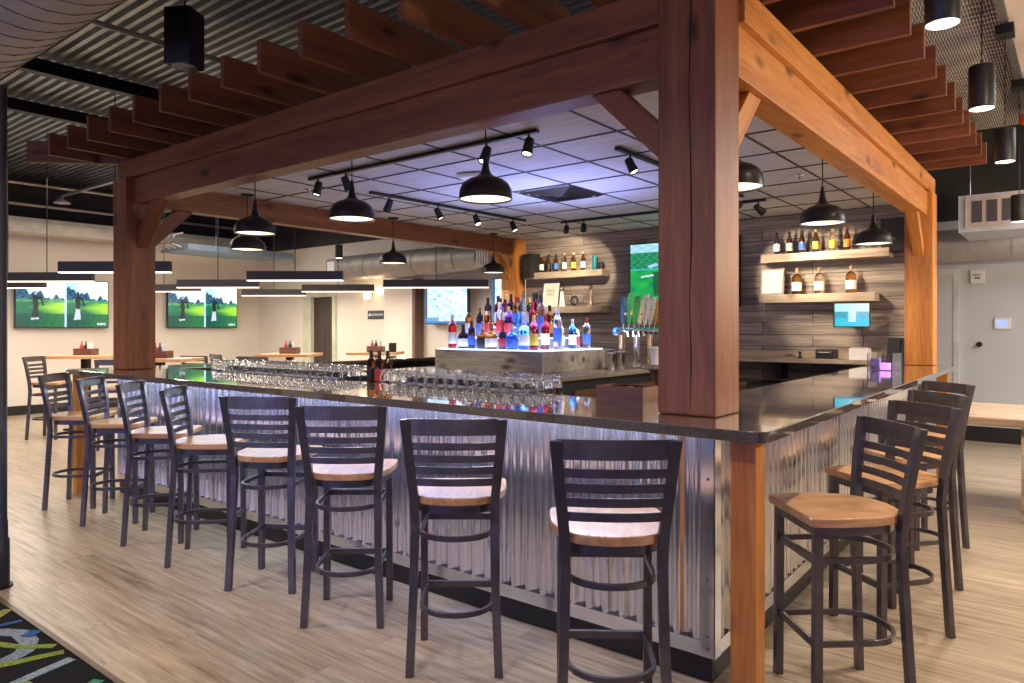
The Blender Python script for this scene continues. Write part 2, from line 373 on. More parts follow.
# suspended tile ceiling inside the timber frame, with dark grid bars
struct(MB().box(-5.545, -.49, .505, PY-.005, 2.70, 2.73).build('ceiling_bar', tilem))
g = MB()
xs = [-2.12+.605*k for k in range(-5, 3)]; ys = [.42+.6*k for k in range(0, 10)]
for x in xs: g.box(x-.008, x+.008, .505, PY-.005, 2.694, 2.702)
for y in ys:
    if .52 < y < PY: g.box(-5.545, -.49, y-.008, y+.008, 2.6935, 2.7015)
struct(g.build('ceiling_grid', plain('dark_ceiling_grid', (.05,.05,.055), .6)))

# ================================================================== TIMBER FRAME
def timber_box(name, a, b, wd, ht, m, label, cat, group=None, bevel=.008, up=(0,0,1), parent=None):
    """squared timber whose local X runs from a to b"""
    a = Vector(a); b = Vector(b); d = b-a; L = d.length
    o = MB().box(0, L, -wd/2, wd/2, -ht/2, ht/2).build(name, m, parent, bevel=bevel)
    x = d.normalized(); y = Vector(up).cross(x)
    if y.length < 1e-4: y = Vector((0,1,0))
    y.normalize(); z = x.cross(y)
    o.matrix_world = Matrix(((x.x,y.x,z.x,a.x),(x.y,y.y,z.y,a.y),(x.z,y.z,z.z,a.z),(0,0,0,1)))
    tag(o, label, cat, group, 'thing'); return o
G = 'posts of the timber frame'
ZT = 2.86
timber_box('timber_post', (-.419,.408,ZC+.001), (-.419,.408,3.3), .25, .25, timber_dim, 'thick reddish timber post standing on the near corner of the counter', 'post', G)
post = [o for o in bpy.data.objects if o.name.startswith('timber_post')][0]
cp_ = MB(); zz = [0,.2,.45,.7,1.0,1.3,1.6,1.9,2.2]; cx_ = [.0,.004,-.003,.006,.002,-.006,.003,.0,.004]; hw_ = [.001,.003,.002,.004,.003,.002,.004,.003,.001]
vs_ = []
for z_, c_, h_ in zip(zz, cx_, hw_): vs_ += [(z_+.02, c_+.02-h_), (z_+.02, c_+.02+h_)]
PF = post.matrix_world.inverted()
wp = [PF @ Vector((-.42+c_, .2825, ZC+z_)) for z_, c_ in vs_]
cp_.add(wp, [(2*k, 2*k+1, 2*k+3, 2*k+2) for k in range(8)]).build('crack', plain('crack_dark_wood', (.02,.008,.005), .9), post)
timber_box('timber_post', (-5.625,.408,ZC+.001), (-5.625,.408,2.71), .25, .25, timber_dim, 'dark reddish timber post between the two golf screens at the left end of the counter', 'post', G)
timber_box('timber_post', (-.385,5.425,ZC+.001), (-.385,5.425,2.71), .24, .24, timber, 'orange timber post at the far right counter end beside the pale grey wall', 'post', G)
timber_box('timber_post', (-5.625,5.72,ZC+.001), (-5.625,5.72,2.71), .25, .25, timber, 'light orange timber post at the plank wall\'s left end behind the lit bottles', 'post', G)
G = 'main beams of the timber frame'
ZB, ZM = 2.49, 2.71
def beam(p, q, label, face, m, e0=0, e1=0):
    d3 = Vector((q[0]-p[0], q[1]-p[1], 0)).normalized(); a = Vector((p[0],p[1],0)); b = Vector((q[0],q[1],0))
    t = thing('timber_beam', label, 'beam', (p[0],p[1],ZB), 0, G); t['kind'] = 'thing'
    o = timber_box('beam_body', a+Vector((0,0,(ZM-ZB)/2)), b+Vector((0,0,(ZM-ZB)/2)), .15, ZM-ZB, m, None, None)
    o.matrix_world.translation = o.matrix_world.translation
    mw = o.matrix_world.copy(); o.parent = t; o.matrix_parent_inverse = Matrix.Identity(4)
    o.matrix_basis = Matrix.Translation(Vector((-p[0],-p[1],0))) @ mw
    if 'kind' in o: del o['kind']
    f_ = Vector((*face,0))*.03
    a = a-d3*e0; b = b+d3*e1
    o2 = timber_box('top_plate', a+f_/2+Vector((0,0,ZM-ZB+.0755)), b+f_/2+Vector((0,0,ZM-ZB+.0755)), .18, .149, m, None, None, bevel=.004)
    mw = o2.matrix_world.copy(); o2.parent = t; o2.matrix_basis = Matrix.Translation(Vector((-p[0],-p[1],0))) @ mw
    if 'kind' in o2: del o2['kind']
    return t
beam((-5.5,.425), (-.545,.425), 'long dark timber beam over the front counter carrying the overhanging rafters', (0,-1), timber_dim, .25, -.001)
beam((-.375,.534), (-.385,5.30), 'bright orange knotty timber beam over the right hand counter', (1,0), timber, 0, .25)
beam((-5.625,.534), (-5.625,5.594), 'reddish timber beam along the left side of the bar ceiling', (-1,0), timber_dim)
for o in list(bpy.data.objects):
    if o.name.startswith('beam_body') or o.name.startswith('top_plate'): pass
# knee braces
G = 'knee braces of the timber frame'
def brace(p, d, m, label, L_=.38, c=.15, wd=.09):
    """mitred brace from a post face (p) running out along d up to the beam"""
    X = Vector((d[0]*.7071, d[1]*.7071, .7071)); Y = Vector((-d[1], d[0], 0)); Z = X.cross(Y)
    O = Vector((p[0], p[1], ZB-L_)); prof = [(0,ZB-L_),(L_,ZB-.001),(L_-c,ZB-.001),(0,ZB-L_+c)]; vs = []
    for q in (-wd/2, wd/2):
        for s_, z in prof:
            w_ = Vector((p[0]+d[0]*s_, p[1]+d[1]*s_, z)) + Y*q - O; vs.append((w_.dot(X), w_.dot(Y), w_.dot(Z)))
    o = MB().add(vs, [(3,2,1,0),(4,5,6,7),(0,1,5,4),(1,2,6,5),(2,3,7,6),(3,0,4,7)]).build('knee_brace', m, bevel=.004)
    o.matrix_world = Matrix(((X.x,Y.x,Z.x,O.x),(X.y,Y.y,Z.y,O.y),(X.z,Y.z,Z.z,O.z),(0,0,0,1))); tag(o, label, 'brace', G, 'thing')
brace((-.545,.42), (-1,0), timber_dim, 'diagonal brace under the front beam at the near corner post')
brace((-.38,.534), (0,1), timber, 'diagonal brace under the right beam at the near corner post')
brace((-5.499,.42), (1,0), timber_dim, 'diagonal brace under the front beam at the left end post')
brace((-5.625,.534), (0,1), timber_dim, 'diagonal brace under the left side beam at the left end post')
brace((-.385,5.304), (0,-1), timber, 'diagonal brace under the right beam at the far right post')
brace((-5.625,5.594), (0,-1), timber, 'diagonal brace under the left side beam at the far left post')
# rafters resting on the plates, overhanging half a metre
def rafter(a, b, label, group): timber_box('rafter', a, b, .04, .185, rafterm, label, 'rafter', group, .003)
zr = ZT+.0935
G = 'rafter tails over the front beam'
for i, x in enumerate([-.84-.388*k for k in range(14)]):
    rafter((x, -.165, zr), (x, min(.62, x+6.14-.07), zr), f'rafter tail over the front beam, {ordn(i)} from the near corner post', G)
G = 'rafter tails over the right beam'
for i, y in enumerate([.75+.39*k for k in range(12)]):
    rafter((.18, y, zr), (-.62, y, zr), f'rafter tail over the right beam, {ordn(i)} from the near corner post', G)
G = 'rafter tails over the left beam'
for i, y in enumerate([.98+.4*k for k in range(4)]):
    rafter((-6.3, y, zr), (-5.3, y, zr), f'rafter tail over the left side beam, {ordn(i)} behind the left end post', G)
rafter((-6.32, -.18, zr), (-5.46, .68, zr), 'diagonal hip rafter sticking out at the left corner of the frame', None)

# ================================================================== BAR COUNTER
def rounded(poly, rs, n=6):
    out = []; m = len(poly)
    for i, p in enumerate(poly):
        r = rs[i]; p = Vector(p)
        if not r: out.append(tuple(p)); continue
        a = (Vector(poly[i-1])-p).normalized(); b = (Vector(poly[(i+1)%m])-p).normalized()
        for k in range(n+1):
            t = k/n; q0 = p+a*r; q1 = p+b*r
            out.append(tuple(q0*(1-t)**2 + p*2*t*(1-t) + q1*t*t))
    return out
outer = [(-6.04,0),(0,0),(-.10,5.55),(-.77,5.55),(-.66,.68),(-5.37,.68),(-5.37,5.84),(-6.04,5.84)]
ct = MB().prism(rounded(outer, [.06,.06,.05,0,0,0,0,0]), ZC-.04, ZC).build('bar_countertop', granite, bevel=.004)
tag(ct, 'polished dark granite counter running in a U round the bar', 'countertop')
base = thing('corrugated_bar', 'bar front clad in corrugated galvanised metal under the dark granite counter', 'bar', (-3,.44,0))
def corrug(a, b, z0, z1, pitch=.086, amp=.0125):
    a = Vector((*a,0)); b = Vector((*b,0)); d = b-a; L = d.length; d.normalize(); nrm = Vector((d.y,-d.x,0))
    n = int(L/pitch*10); vs = []; fs = []
    for i in range(n+1):
        s_ = L*i/n; ph = s_/pitch*2*pi; h = cos(ph); h = (abs(h)**.75)*(1 if h > 0 else -1)
        p = a+d*s_+nrm*(amp*h)
        vs += [(p.x,p.y,z0),(p.x,p.y,z1)]
    for i in range(n): fs.append((2*i,2*i+2,2*i+3,2*i+1))
    return vs, fs
off = Vector((-3,.44,0))
def bpart(name, mb, m, **kw):
    return mb.build(name, m, base, loc=-off, **kw)
P_fr = ((-5.72,.32),(-.32,.32)); P_rt = ((-.32,.32),(-.42,5.45)); P_lf = ((-5.72,5.8),(-5.72,.32))
for a, b in (P_fr, P_rt, P_lf):
    vs, fs = corrug(a, b, .115, ZC-.045); bpart('corrugated_panel', MB().add(vs, fs, True), galv)
core = MB().prism([(-5.70,.34),(-.34,.34),(-.44,5.44),(-.56,5.44),(-.46,.56),(-5.58,.56),(-5.58,5.79),(-5.70,5.79)], .11, ZC-.042)
bpart('core_wall', core, blackp)
kick = MB().prism([(-5.715,.325),(-.325,.325),(-.425,5.45),(-.60,5.45),(-.5,.6),(-5.55,.6),(-5.55,5.795),(-5.715,5.795)], 0, .112)
bpart('kick_plate', kick, kickm)
tr = MB()
def strip(a, b, z0, z1, t):
    a = Vector((*a,0)); b = Vector((*b,0)); d = (b-a).normalized(); nr = Vector((d.y,-d.x,0))
    tr.add([*(p+nr*k+Vector((0,0,z)) for k in (.010,.010+t) for z in (z0,z1) for p in (a,b))], [(0,1,3,2),(4,6,7,5),(0,4,5,1),(2,3,7,6),(0,2,6,4),(1,5,7,3)])
strip(*P_fr, .105, .165, .003); strip(*P_rt, .105, .165, .003)
bpart('base_flashing', tr, galv)
cr = MB().box(-.365,-.306,.304,.310,.105,ZC-.045).box(-.310,-.304,.304,.363,.105,ZC-.045)
bpart('corner_flashing', cr, galv)
scw = MB()
for z in (.14,.19,.42,.62,.82): 
    for x in (-.335,): scw.lathe([(.006,0),(.004,.004),(0,.005)], 8, 0,0,0)
    M_ = Matrix.Translation((-.335,.303,z)) @ Matrix.Rotation(radians(90),4,'X')
    n0 = len(scw.v)-24
    for i in range(n0, len(scw.v)): scw.v[i] = tuple(M_ @ Vector(scw.v[i]))
for k in range(38):
    x = -.45-.136*k
    for z in (.175,):
        scw.lathe([(.006,0),(.004,.004),(0,.005)], 6)
        M_ = Matrix.Translation((x,.311,z)) @ Matrix.Rotation(radians(90),4,'X')
        for i in range(len(scw.v)-18, len(scw.v)): scw.v[i] = tuple(M_ @ Vector(scw.v[i]))
s_ = bpart('screw_row', scw, plain('screw_heads', (.15,.15,.15), .4, .8)); 
led = MB().box(-5.6,-.5,.285,.293,ZC-.052,ZC-.0405); bpart('led_strip', led, lit_strip)
ol = MB().box(-.318,-.26,.62,.70,.72,.86); bpart('outlet_box', ol, whitep, bevel=.004)
# light of the LED strip under the overhang: cool, with coloured stretches
for x0, x1, colr, wts in ((-5.6,-4.2,(.85,1,.95),2.4),(-4.2,-2.9,(.65,.85,1),3),(-2.9,-1.6,(.5,.58,1),4),(-1.6,-.45,(.7,.75,1),3.2)):
    area(((x0+x1)/2, .215, ZC-.05), (0,.25,-1), x1-x0, .03, wts, colr)
# trim posts carrying the overhang
G = 'square trim posts under the counter overhang'
for x, y, lab in ((-.096,.096,'orange square trim post under the rounded near corner of the counter'),(-5.94,.096,'orange square trim post under the left end of the counter'),(-.20,5.40,'orange square trim post under the far end of the right counter')):
    timber_box('trim_post', (x,y,0), (x,y,ZC-.041), .092, .092, timber, lab, 'post', G, .003)

# ================================================================== BAR STOOLS
def stool(loc, rz, label, group):
    t = thing('bar_stool', label, 'bar stool', loc, rz, group)
    # seat: straight front, rounded rear
    poly = [(-.205,.205),(.205,.205),(.212,.10),(.205,-.02),(.175,-.125),(.11,-.185),(.0,-.205),(-.11,-.185),(-.175,-.125),(-.205,-.02),(-.212,.10)]
    poly = rounded(poly[::-1], [.03]*11, 3)
    MB().prism(poly, .700, .733).build('seat', seatwood, t, bevel=.006)
    ap = [(x*.86, y*.86, .682) for x, y in poly]
    MB().sweep(ap, [(-.008,-.018),(.008,-.018),(.008,.018),(-.008,.018)], True).build('seat_apron', gun, t)
    for s in (-1, 1):
        MB().bar((s*.165,.172,0), (s*.163,.168,.7), .032, .032, (0,1,0)).build('leg', gun, t, bevel=.003)
        # rear leg and back post in one bent bar
        pts = [(s*.182,-.182,0),(s*.168,-.165,.35),(s*.163,-.150,.62),(s*.168,-.158,.74),(s*.184,-.178,.90),(s*.198,-.206,1.055)]
        hw = [.017,.017,.018,.019,.020,.021]; b = MB(); vs = []
        for p, h in zip(pts, hw):
            vs += [(p[0]+i*h, p[1]+j*.014, p[2]) for i, j in ((-1,-1),(1,-1),(1,1),(-1,1))]
        fs = [(3,2,1,0), tuple(20+i for i in range(4))]
        for k in range(5):
            for j in range(4): fs.append((4*k+j, 4*k+(j+1)%4, 4*k+4+(j+1)%4, 4*k+4+j))
        b.add(vs, fs); b.build('leg', gun, t, bevel=.003)
    def cross(z, h, name):
        # slat curved slightly to the rear
        u = (z-.74)/(1.055-.74); hx = .166+.032*u; y0 = -.158-.048*u; P = []
        for k in range(9):
            q = -1+k/4; P.append((q*hx, y0-.022*(1-q*q), z))
        MB().sweep(P, [(-.004,-h/2),(.004,-h/2),(.004,h/2),(-.004,h/2)]).build(name, gun, t, bevel=.002)
    cross(1.024, .068, 'top_rail')
    for z in (.944,.893,.844,.794): cross(z, .031, 'slat')
    for z, nm in ((.565,'brace_ring'),(.255,'foot_ring')):
        P = [(-.150,.165,z),(-.152,.05,z),(-.150,-.06,z)]
        for k in range(1, 12): a = pi+pi*k/12; P.append((.150*cos(a), -.06+.135*sin(a), z))
        P += [(.150,-.06,z),(.152,.05,z),(.150,.165,z)]
        MB().sweep(P, [(-.007,-.011),(.007,-.011),(.007,.011),(-.007,.011)]).build(nm, gun, t, bevel=.002)
        MB().box(-.15,.15,.164,.178,z-.015,z+.015).build('stretcher', gun, t, bevel=.002)
    ft = MB()
    return t
def face(fx, fy): return atan2(-fx, fy)
GF = 'bar stools along the front counter'; GR = 'bar stools along the right counter'
FR = [(-.49,-.20,-.60,.80,'dark metal ladder-back bar stool nearest the corner post on the front side'),
      (-1.283,-.141,-.62,.78,'dark metal ladder-back bar stool second from the near corner along the front counter'),
      (-2.03,-.12,-.62,.78,'dark metal ladder-back bar stool third from the near corner along the front counter'),
      (-2.73,-.093,-.524,.851,'dark metal ladder-back bar stool fourth from the near corner, behind the third'),
      (-3.425,-.110,.70,.714,'metal bar stool turned sideways, nearest of the four turned stools on the front counter'),
      (-4.07,-.087,.70,.714,'metal bar stool turned sideways, second of the four turned stools on the front counter'),
      (-4.797,-.06,.70,.714,'metal bar stool turned sideways, third of the four turned stools on the front counter'),
      (-5.515,-.06,.72,.69,'metal bar stool at the left end of the front counter, against the open floor')]
RT = [(.0915,.5695,-.744,-.668,'metal bar stool with orange wood seat beside the near orange trim post'),
      (.106,1.382,-.62,-.78,'metal bar stool at the right counter, second from the near corner'),
      (.055,2.12,-.66,-.75,'metal bar stool at the right counter, third from the near corner'),
      (-.01,3.02,-.66,-.75,'farthest metal bar stool at the right counter, beside the rustic wooden table')]
proto = None
for L_, grp in ((FR,GF),(RT,GR)):
    for x, y, fx, fy, lab in L_:
        if proto is None: proto = stool((x,y,0), face(fx,fy), lab, grp)
        else:
            o = copy_tree(proto); o.location = (x,y,0); o.rotation_euler = (0,0,face(fx,fy)); tag(o, lab, None, grp)

# ================================================================== SCREENS
def pix_mesh(name, wd, ht, fn, nx, ny, parent, y, strength):
    vs = []; fs = []; cols = []
    for j in range(ny+1):
        for i in range(nx+1): vs.append((wd*(i/nx-.5), y, ht*(j/ny-.5)))
    for j in range(ny):
        for i in range(nx): fs.append((j*(nx+1)+i, j*(nx+1)+i+1, (j+1)*(nx+1)+i+1, (j+1)*(nx+1)+i))
    me = bpy.data.meshes.new(name); me.from_pydata(vs, [], fs)
    at = me.color_attributes.new('screen_picture', 'FLOAT_COLOR', 'POINT')
    for j in range(ny+1):
        for i in range(nx+1):
            at.data[j*(nx+1)+i].color = (*fn(i/nx, j/ny), 1)
    key = 'lit_screen_%.2f' % strength
    if key in MATS: m = MATS[key]
    else:
        m, nt, b = newmat(key); a = N(nt, 'ShaderNodeAttribute'); a.attribute_name = 'screen_picture'
        b.inputs['Base Color'].default_value = (.01,.01,.01,1); b.inputs['Roughness'].default_value = .2
        nt.links.new(a.outputs['Color'], b.inputs['Emission Color']); b.inputs['Emission Strength'].default_value = strength*.78
    me.materials.append(m); o = bpy.data.objects.new(name, me); C.objects.link(o); o.parent = parent; return o
def seg(px, py, a, b):
    ax, ay = a; bx, by = b; dx, dy = bx-ax, by-ay; t = max(0, min(1, ((px-ax)*dx+(py-ay)*dy)/(dx*dx+dy*dy+1e-9)))
    return sqrt((px-ax-t*dx)**2+(py-ay-t*dy)**2)
def nz(x, y): 
    return .5+.25*(sin(x*13.1+sin(y*7.3)*2)+sin(y*17.7+sin(x*9.1)*2.3))
def mixc(a, b, t): t = max(0, min(1, t)); return tuple(a[k]*(1-t)+b[k]*t for k in range(3))
def golf_pic(u, v):
    if abs(u-.518) < .011: return (.55,.8,1)
    if .875 < u < .975 and .045 < v < .10: return (.7,.8,.85) if nz(u*9,v*9) > .35 else (.1,.3,.3)
    L_ = u < .518; x = u/.518 if L_ else (u-.529)/.471
    sk = .80+.05*sin(x*5)
    treeline = .72+.10*sin(x*3.1+1.9)+.05*sin(x*17)+.03*sin(x*41)
    if v > treeline: c = mixc((.5,.85,1), (1.3,1.3,1.25), x*1.6-.3)
    elif v > .58: c = mixc((.0,.025,.10), (.01,.14,.24), nz(x*3,v*5)); c = mixc(c, (.55,.75,.6), max(0, nz(x*11,v*11)-.84)*4)
    elif v > .52: c = mixc((.10,.50,.12),(.01,.16,.10), nz(x*2,v*9))
    elif v > .28: c = mixc((.0,.16,.08), (.45,.95,.04), (x-.22)*1.5 - abs(v-.42)*4)
    else: c = mixc((.0,.08,.06), (.02,.24,.05), x*.9+nz(x*3,v*3)*.4-.4)
    # player with a club
    ox = .36 if L_ else .24
    trou = (.015,.02,.03) if L_ else (.62,.66,.78); shirt = (.015,.02,.03)
    p, q = x-ox, v
    if seg(p, q, (-.02,.20), (.02,.42)) < .035 or seg(p, q, (.06,.22), (.04,.42)) < .033: c = trou
    if seg(p, q, (.03,.44), (.02,.60)) < .055: c = shirt
    if seg(p, q, (.0,.64), (.14,.60)) < .03 or seg(p, q, (.14,.60), (.18,.46)) < .02: c = shirt
    if sqrt((p-.03)**2+((q-.72)*.8)**2) < .035: c = (.45,.4,.5) if L_ else (.02,.02,.03)
    if seg(p, q, (-.05,.175), (.08,.185)) < .018: c = (.6,.75,.85)
    return c
def bar_pic(u, v):
    if v > .86: c = mixc((.2,.5,.65),(.45,.75,.8), nz(u*4,v*9))
    elif v > .6: c = mixc((.0,.10,.07), (.03,.36,.12), nz(u*6,v*8))
    elif v > .58: c = (.05,.45,.5)
    else: c = mixc((.0,.22,.08), (.02,.42,.06), nz(u*2,v*2))
    if seg(u, v, (.26,.2), (.25,.52)) < .03 or seg(u, v, (.30,.2), (.29,.5)) < .03: c = (.01,.10,.05)
    if seg(u, v, (.12,.48), (.22,.50)) < .014: c = (.5,.7,.75)
    if seg(u, v, (.20,.64), (.25,.66)) < .025: c = (.3,.55,.9)
    return c
def ice_pic(u, v):
    c = mixc((.42,.72,.95), (.85,.95,1), nz(u*1.5,v*2))
    if v < .06: c = (.05,.2,.5)
    if v > .9: c = mixc((.6,.85,1),(1,1,1),u)
    if .0 < u < .06: c = (.03,.10,.22)
    for px, py in ((.25,.62),(.36,.7),(.3,.45),(.62,.55)):
        if (u-px)**2+(v-py)**2 < .0009: c = (.25,.45,.6)
    if v < .16 and u < .35: c = mixc(c,(.05,.25,.6),.8)
    return c
def pos_pic(u, v):
    if v > .66: c = mixc((.35,.8,.9),(.6,.9,.95),u)
    elif .40 < u < .62 and .2 < v: c = (.55,.88,.95) if (int(v*30)%4) else (.35,.7,.85)
    elif .36 < v and u <= .36: c = (.0,.22,.36) if nz(u*5,v*7) < .6 else (.05,.45,.6)
    elif .36 < v: c = (.0,.25,.42) if nz(u*6,v*6) < .6 else (.3,.7,.85)
    else: c = mixc((.0,.45,.6),(.05,.5,.75),u)
    return c
def tv(loc, rz, wd, ht, fn, label, strength=1.0, dep=.05, nx=180, ny=100, group=None, name='television'):
    t = thing(name, label, 'television', loc, rz, group)
    b = MB().box(-wd/2-.014, wd/2+.014, 0, dep, -ht/2-.016, ht/2+.014); b.build('housing', blackp, t, bevel=.004)
    b = MB(); fw = .012
    b.box(-wd/2-fw, wd/2+fw, -.006, .002, ht/2, ht/2+.012).box(-wd/2-fw, wd/2+fw, -.006, .002, -ht/2-.014, -ht/2).box(-wd/2-fw,-wd/2,-.006,.002,-ht/2,ht/2).box(wd/2,wd/2+fw,-.006,.002,-ht/2,ht/2)
    b.build('bezel', blackp, t)
    pix_mesh('screen', wd, ht, fn, nx, ny, t, -.003, strength)
    MB().box(-.18,.18,dep,dep+.05,-.15,.15).build('wall_bracket', blackm, t)
    return t
tv((-12.68, 2.345, 1.835), radians(90), 1.40, .79, golf_pic, 'wall television showing two golfers side by side, left of the dark end post', 1.0)
tv((-12.68, 4.815, 1.835), radians(90), 1.40, .79, golf_pic, 'wall television showing two golfers side by side, right of the dark end post', 1.0)
tv((-7.12, 5.86, 1.81), radians(-8), 1.08, .62, ice_pic, 'wall television with pale blue sports picture on the back wall of the dining room', .95, .05)
tv((-5.74+.02, 5.99, 1.85), radians(0), 1.08, .64, ice_pic, 'television mostly hidden behind the far left timber post, pale blue picture', .95, .05)
tv((-3.01, 5.745, 2.09), 0, 1.42, .80, bar_pic, 'television on the plank wall showing a green golf fairway, half behind the corner post', 1.0)

# ================================================================== PLANK WALL: shelves and what stands on them
def shelf(x0, x1, z, label, d=.22, h=.09):
    o = MB().box(-(x1-x0)/2, (x1-x0)/2, -d/2, d/2, -h, 0).build('wall_shelf', shelfwood, loc=((x0+x1)/2, PY-d/2-.001, z), bevel=.004)
    tag(o, label, 'shelf', 'floating shelves on the plank wall'); return o
def zat(px, y, X, Y):   # height of a pixel row at a place in the room
    dx, dy = X-.84, Y+2.427; d = -.6232*dx+.782*dy; return 1.425+(328-y)*d/717
SZ = {'LU': 2.20, 'LL': 1.72, 'RU': 2.245, 'RL': 1.795}
shelf(-5.36, -4.08, SZ['LU'], 'upper left floating shelf of beer bottles on the plank wall')
shelf(-5.10, -4.08, SZ['LL'], 'lower left floating shelf on the plank wall, behind the lit liquor display')
shelf(-2.00, -.70, SZ['RU'], 'upper right floating shelf of beer bottles on the plank wall')
shelf(-2.02, -.83, SZ['RL'], 'lower right floating shelf with picture frame and three liquor bottles')

BOT = {}
PROF = {
 'beer':   (.24, [(.0,0),(.030,0),(.031,.004),(.031,.13),(.027,.16),(.014,.19),(.0125,.235),(.0135,.24)], .026, (.035,.115)),
 'liquor': (.30, [(.0,0),(.037,0),(.038,.005),(.038,.19),(.033,.215),(.016,.235),(.014,.275)], .03, (.04,.14)),
 'tall':   (.34, [(.0,0),(.034,0),(.035,.005),(.036,.22),(.028,.25),(.015,.27),(.014,.31)], .03, (.06,.17)),
 'squat':  (.23, [(.0,0),(.053,0),(.056,.01),(.056,.10),(.048,.135),(.020,.155),(.016,.20)], .026, (.02,.095)),
 'flask':  (.26, [(.0,0),(.044,0),(.046,.006),(.046,.15),(.038,.18),(.015,.20),(.014,.235)], .028, (.035,.12)),
 'tequila':(.31, [(.0,0),(.040,0),(.042,.006),(.034,.10),(.040,.19),(.018,.23),(.015,.28)], .03, (.06,.13)),
}
def bottle(kind, glass, labelm, capm, loc, label, cat='bottle', group=None, scale=1.0):
    key = (kind, glass.name, labelm.name, capm.name)
    if key in BOT:
        o = copy_tree(BOT[key]); tag(o, label, cat, group)
    else:
        h, pr, cr_, (l0, l1) = PROF[kind]
        o = thing('bottle', label, cat, loc, 0, group)
        b = MB().lathe(pr, 18); b.disc(pr[-1][0], pr[-1][1], 18); b.build('glass_body', glass, o)
        zt = pr[-1][1]; r = pr[-1][0]+.002
        c_ = MB().lathe([(r,zt-.028),(r,h-.002),(r-.003,h),(0,h)], 14); c_.disc(r, zt-.028, 14, up=False); c_.build('cap', capm, o)
        rr = max(p[0] for p in pr if p[1] <= l1)+.0012
        MB().lathe([(rr,l0),(rr,l1)], 18).build('label', labelm, o)
        BOT[key] = o; KIDS[o.name] = kids(o)
    o.location = loc; o.rotation_euler = (0,0,random.uniform(0,6)); o.scale = (scale,)*3
    return o
g_amber = glassy('amber_glass', (.45,.14,.03)); g_brown = glassy('brown_beer_glass', (.16,.06,.02), trans=.7)
g_green = glassy('green_glass', (.05,.35,.12)); g_clear = glassy('clear_glass', (.92,.96,1)); g_blue = glassy('blue_glass', (.10,.35,.95))
g_red = glassy('red_spirit', (.75,.05,.08)); g_whisky = glassy('whisky', (.75,.32,.07)); g_dark = glassy('dark_glass', (.05,.03,.07), trans=.5); g_purple = glassy('violet_spirit', (.35,.10,.5)); g_pale = glassy('pale_spirit', (.95,.85,.6))
l_white = plain('white_label', (.82,.80,.74), .6, 0, .15, 60); l_yellow = plain('yellow_label', (.8,.55,.06), .6, 0, .2, 60); l_blue = plain('blue_label', (.06,.16,.6), .6, 0, .2, 60)
l_red = plain('red_label', (.6,.04,.04), .6, 0, .2, 60); l_black = plain('black_label', (.02,.02,.025), .5, 0, .3, 60); l_orange = plain('orange_label', (.8,.25,.04), .6, 0, .2, 60); l_green = plain('green_label', (.06,.4,.1), .6, 0, .2, 60)
c_gold = plain('gold_cap', (.7,.5,.2), .3, .8); c_black = plain('black_cap', (.02,.02,.02), .4); c_red = plain('red_cap', (.5,.03,.03), .4); c_white = plain('white_cap', (.8,.8,.78), .4); c_wood = plain('cork_cap', (.35,.2,.1), .7)
ysh = PY-.125
def sx(px):       # X on the shelf plane for a pixel column
    r = (px-512)/717; d = (ysh+2.427)/(.6232*r+.782); return .84+d*(.782*r-.6232)
names = {'white_label':'white label','yellow_label':'yellow label','blue_label':'blue label','red_label':'red label','black_label':'black label','orange_label':'orange label','green_label':'green label'}
LU = [(541.5,g_brown,l_white,c_gold),(548.5,g_brown,l_black,c_black),(556,g_brown,l_blue,c_black),(564.5,g_pale,l_white,c_gold),(573.5,g_brown,l_yellow,c_gold),(583,g_brown,l_white,c_gold)]
for i, (px, gm, lm, cm) in enumerate(LU):
    bottle('beer', gm, lm, cm, (sx(px), ysh, SZ['LU']), f'{names[lm.name]} beer bottle, {ordn(i)} from the left on the upper left shelf', group='beer bottles on the upper left shelf', scale=1.05)
cm_ = thing('beer_can', 'dark beer can next to the teal can on the upper left shelf', 'can', (sx(601), ysh, SZ['LU']))
def can(t, m, h=.16, r=.033):
    b = MB().lathe([(0,0),(r-.006,0),(r,.008),(r,h-.012),(r-.007,h)], 18); b.build('can_body', m, t)
    b = MB().lathe([(r-.007,h),(r-.008,h-.004),(0,h-.004)], 18); b.build('can_top', steel, t)
can(cm_, l_black, .1)
cm_ = thing('beer_can', 'teal beer can at the right end of the upper left shelf', 'can', (sx(594.5), ysh, SZ['LU'])); can(cm_, plain('teal_can', (.05,.4,.45), .3, .4), .19)
RU = [(777,g_dark,l_white,c_black),(789.5,g_brown,l_white,c_black),(802,g_brown,l_blue,c_black),(816,g_brown,l_yellow,c_gold),(832.5,g_pale,l_yellow,c_gold),(847,g_brown,l_orange,c_red)]
for i, (px, gm, lm, cm) in enumerate(RU):
    bottle('beer', gm, lm, cm, (sx(px), ysh, SZ['RU']), f'{names[lm.name]} beer bottle, {ordn(i)} from the left on the upper right shelf', group='beer bottles on the upper right shelf', scale=1.05)
cm_ = thing('beer_can', 'tall grey can behind the small pendant on the upper right shelf', 'can', (sx(864), ysh, SZ['RU'])); can(cm_, plain('grey_can', (.35,.4,.45), .3, .4), .19)
for i, (px, gm, lab) in enumerate(((797,g_whisky,'amber whisky bottle beside the picture frame on the lower right shelf'),(819.5,g_pale,'pale bottle in the middle of the lower right shelf'),(851,g_whisky,'amber whisky bottle at the right end of the lower right shelf'))):
    bottle('flask', gm, l_white, c_wood, (sx(px), ysh, SZ['RL']), lab, group='liquor bottles on the lower right shelf', scale=1.12)
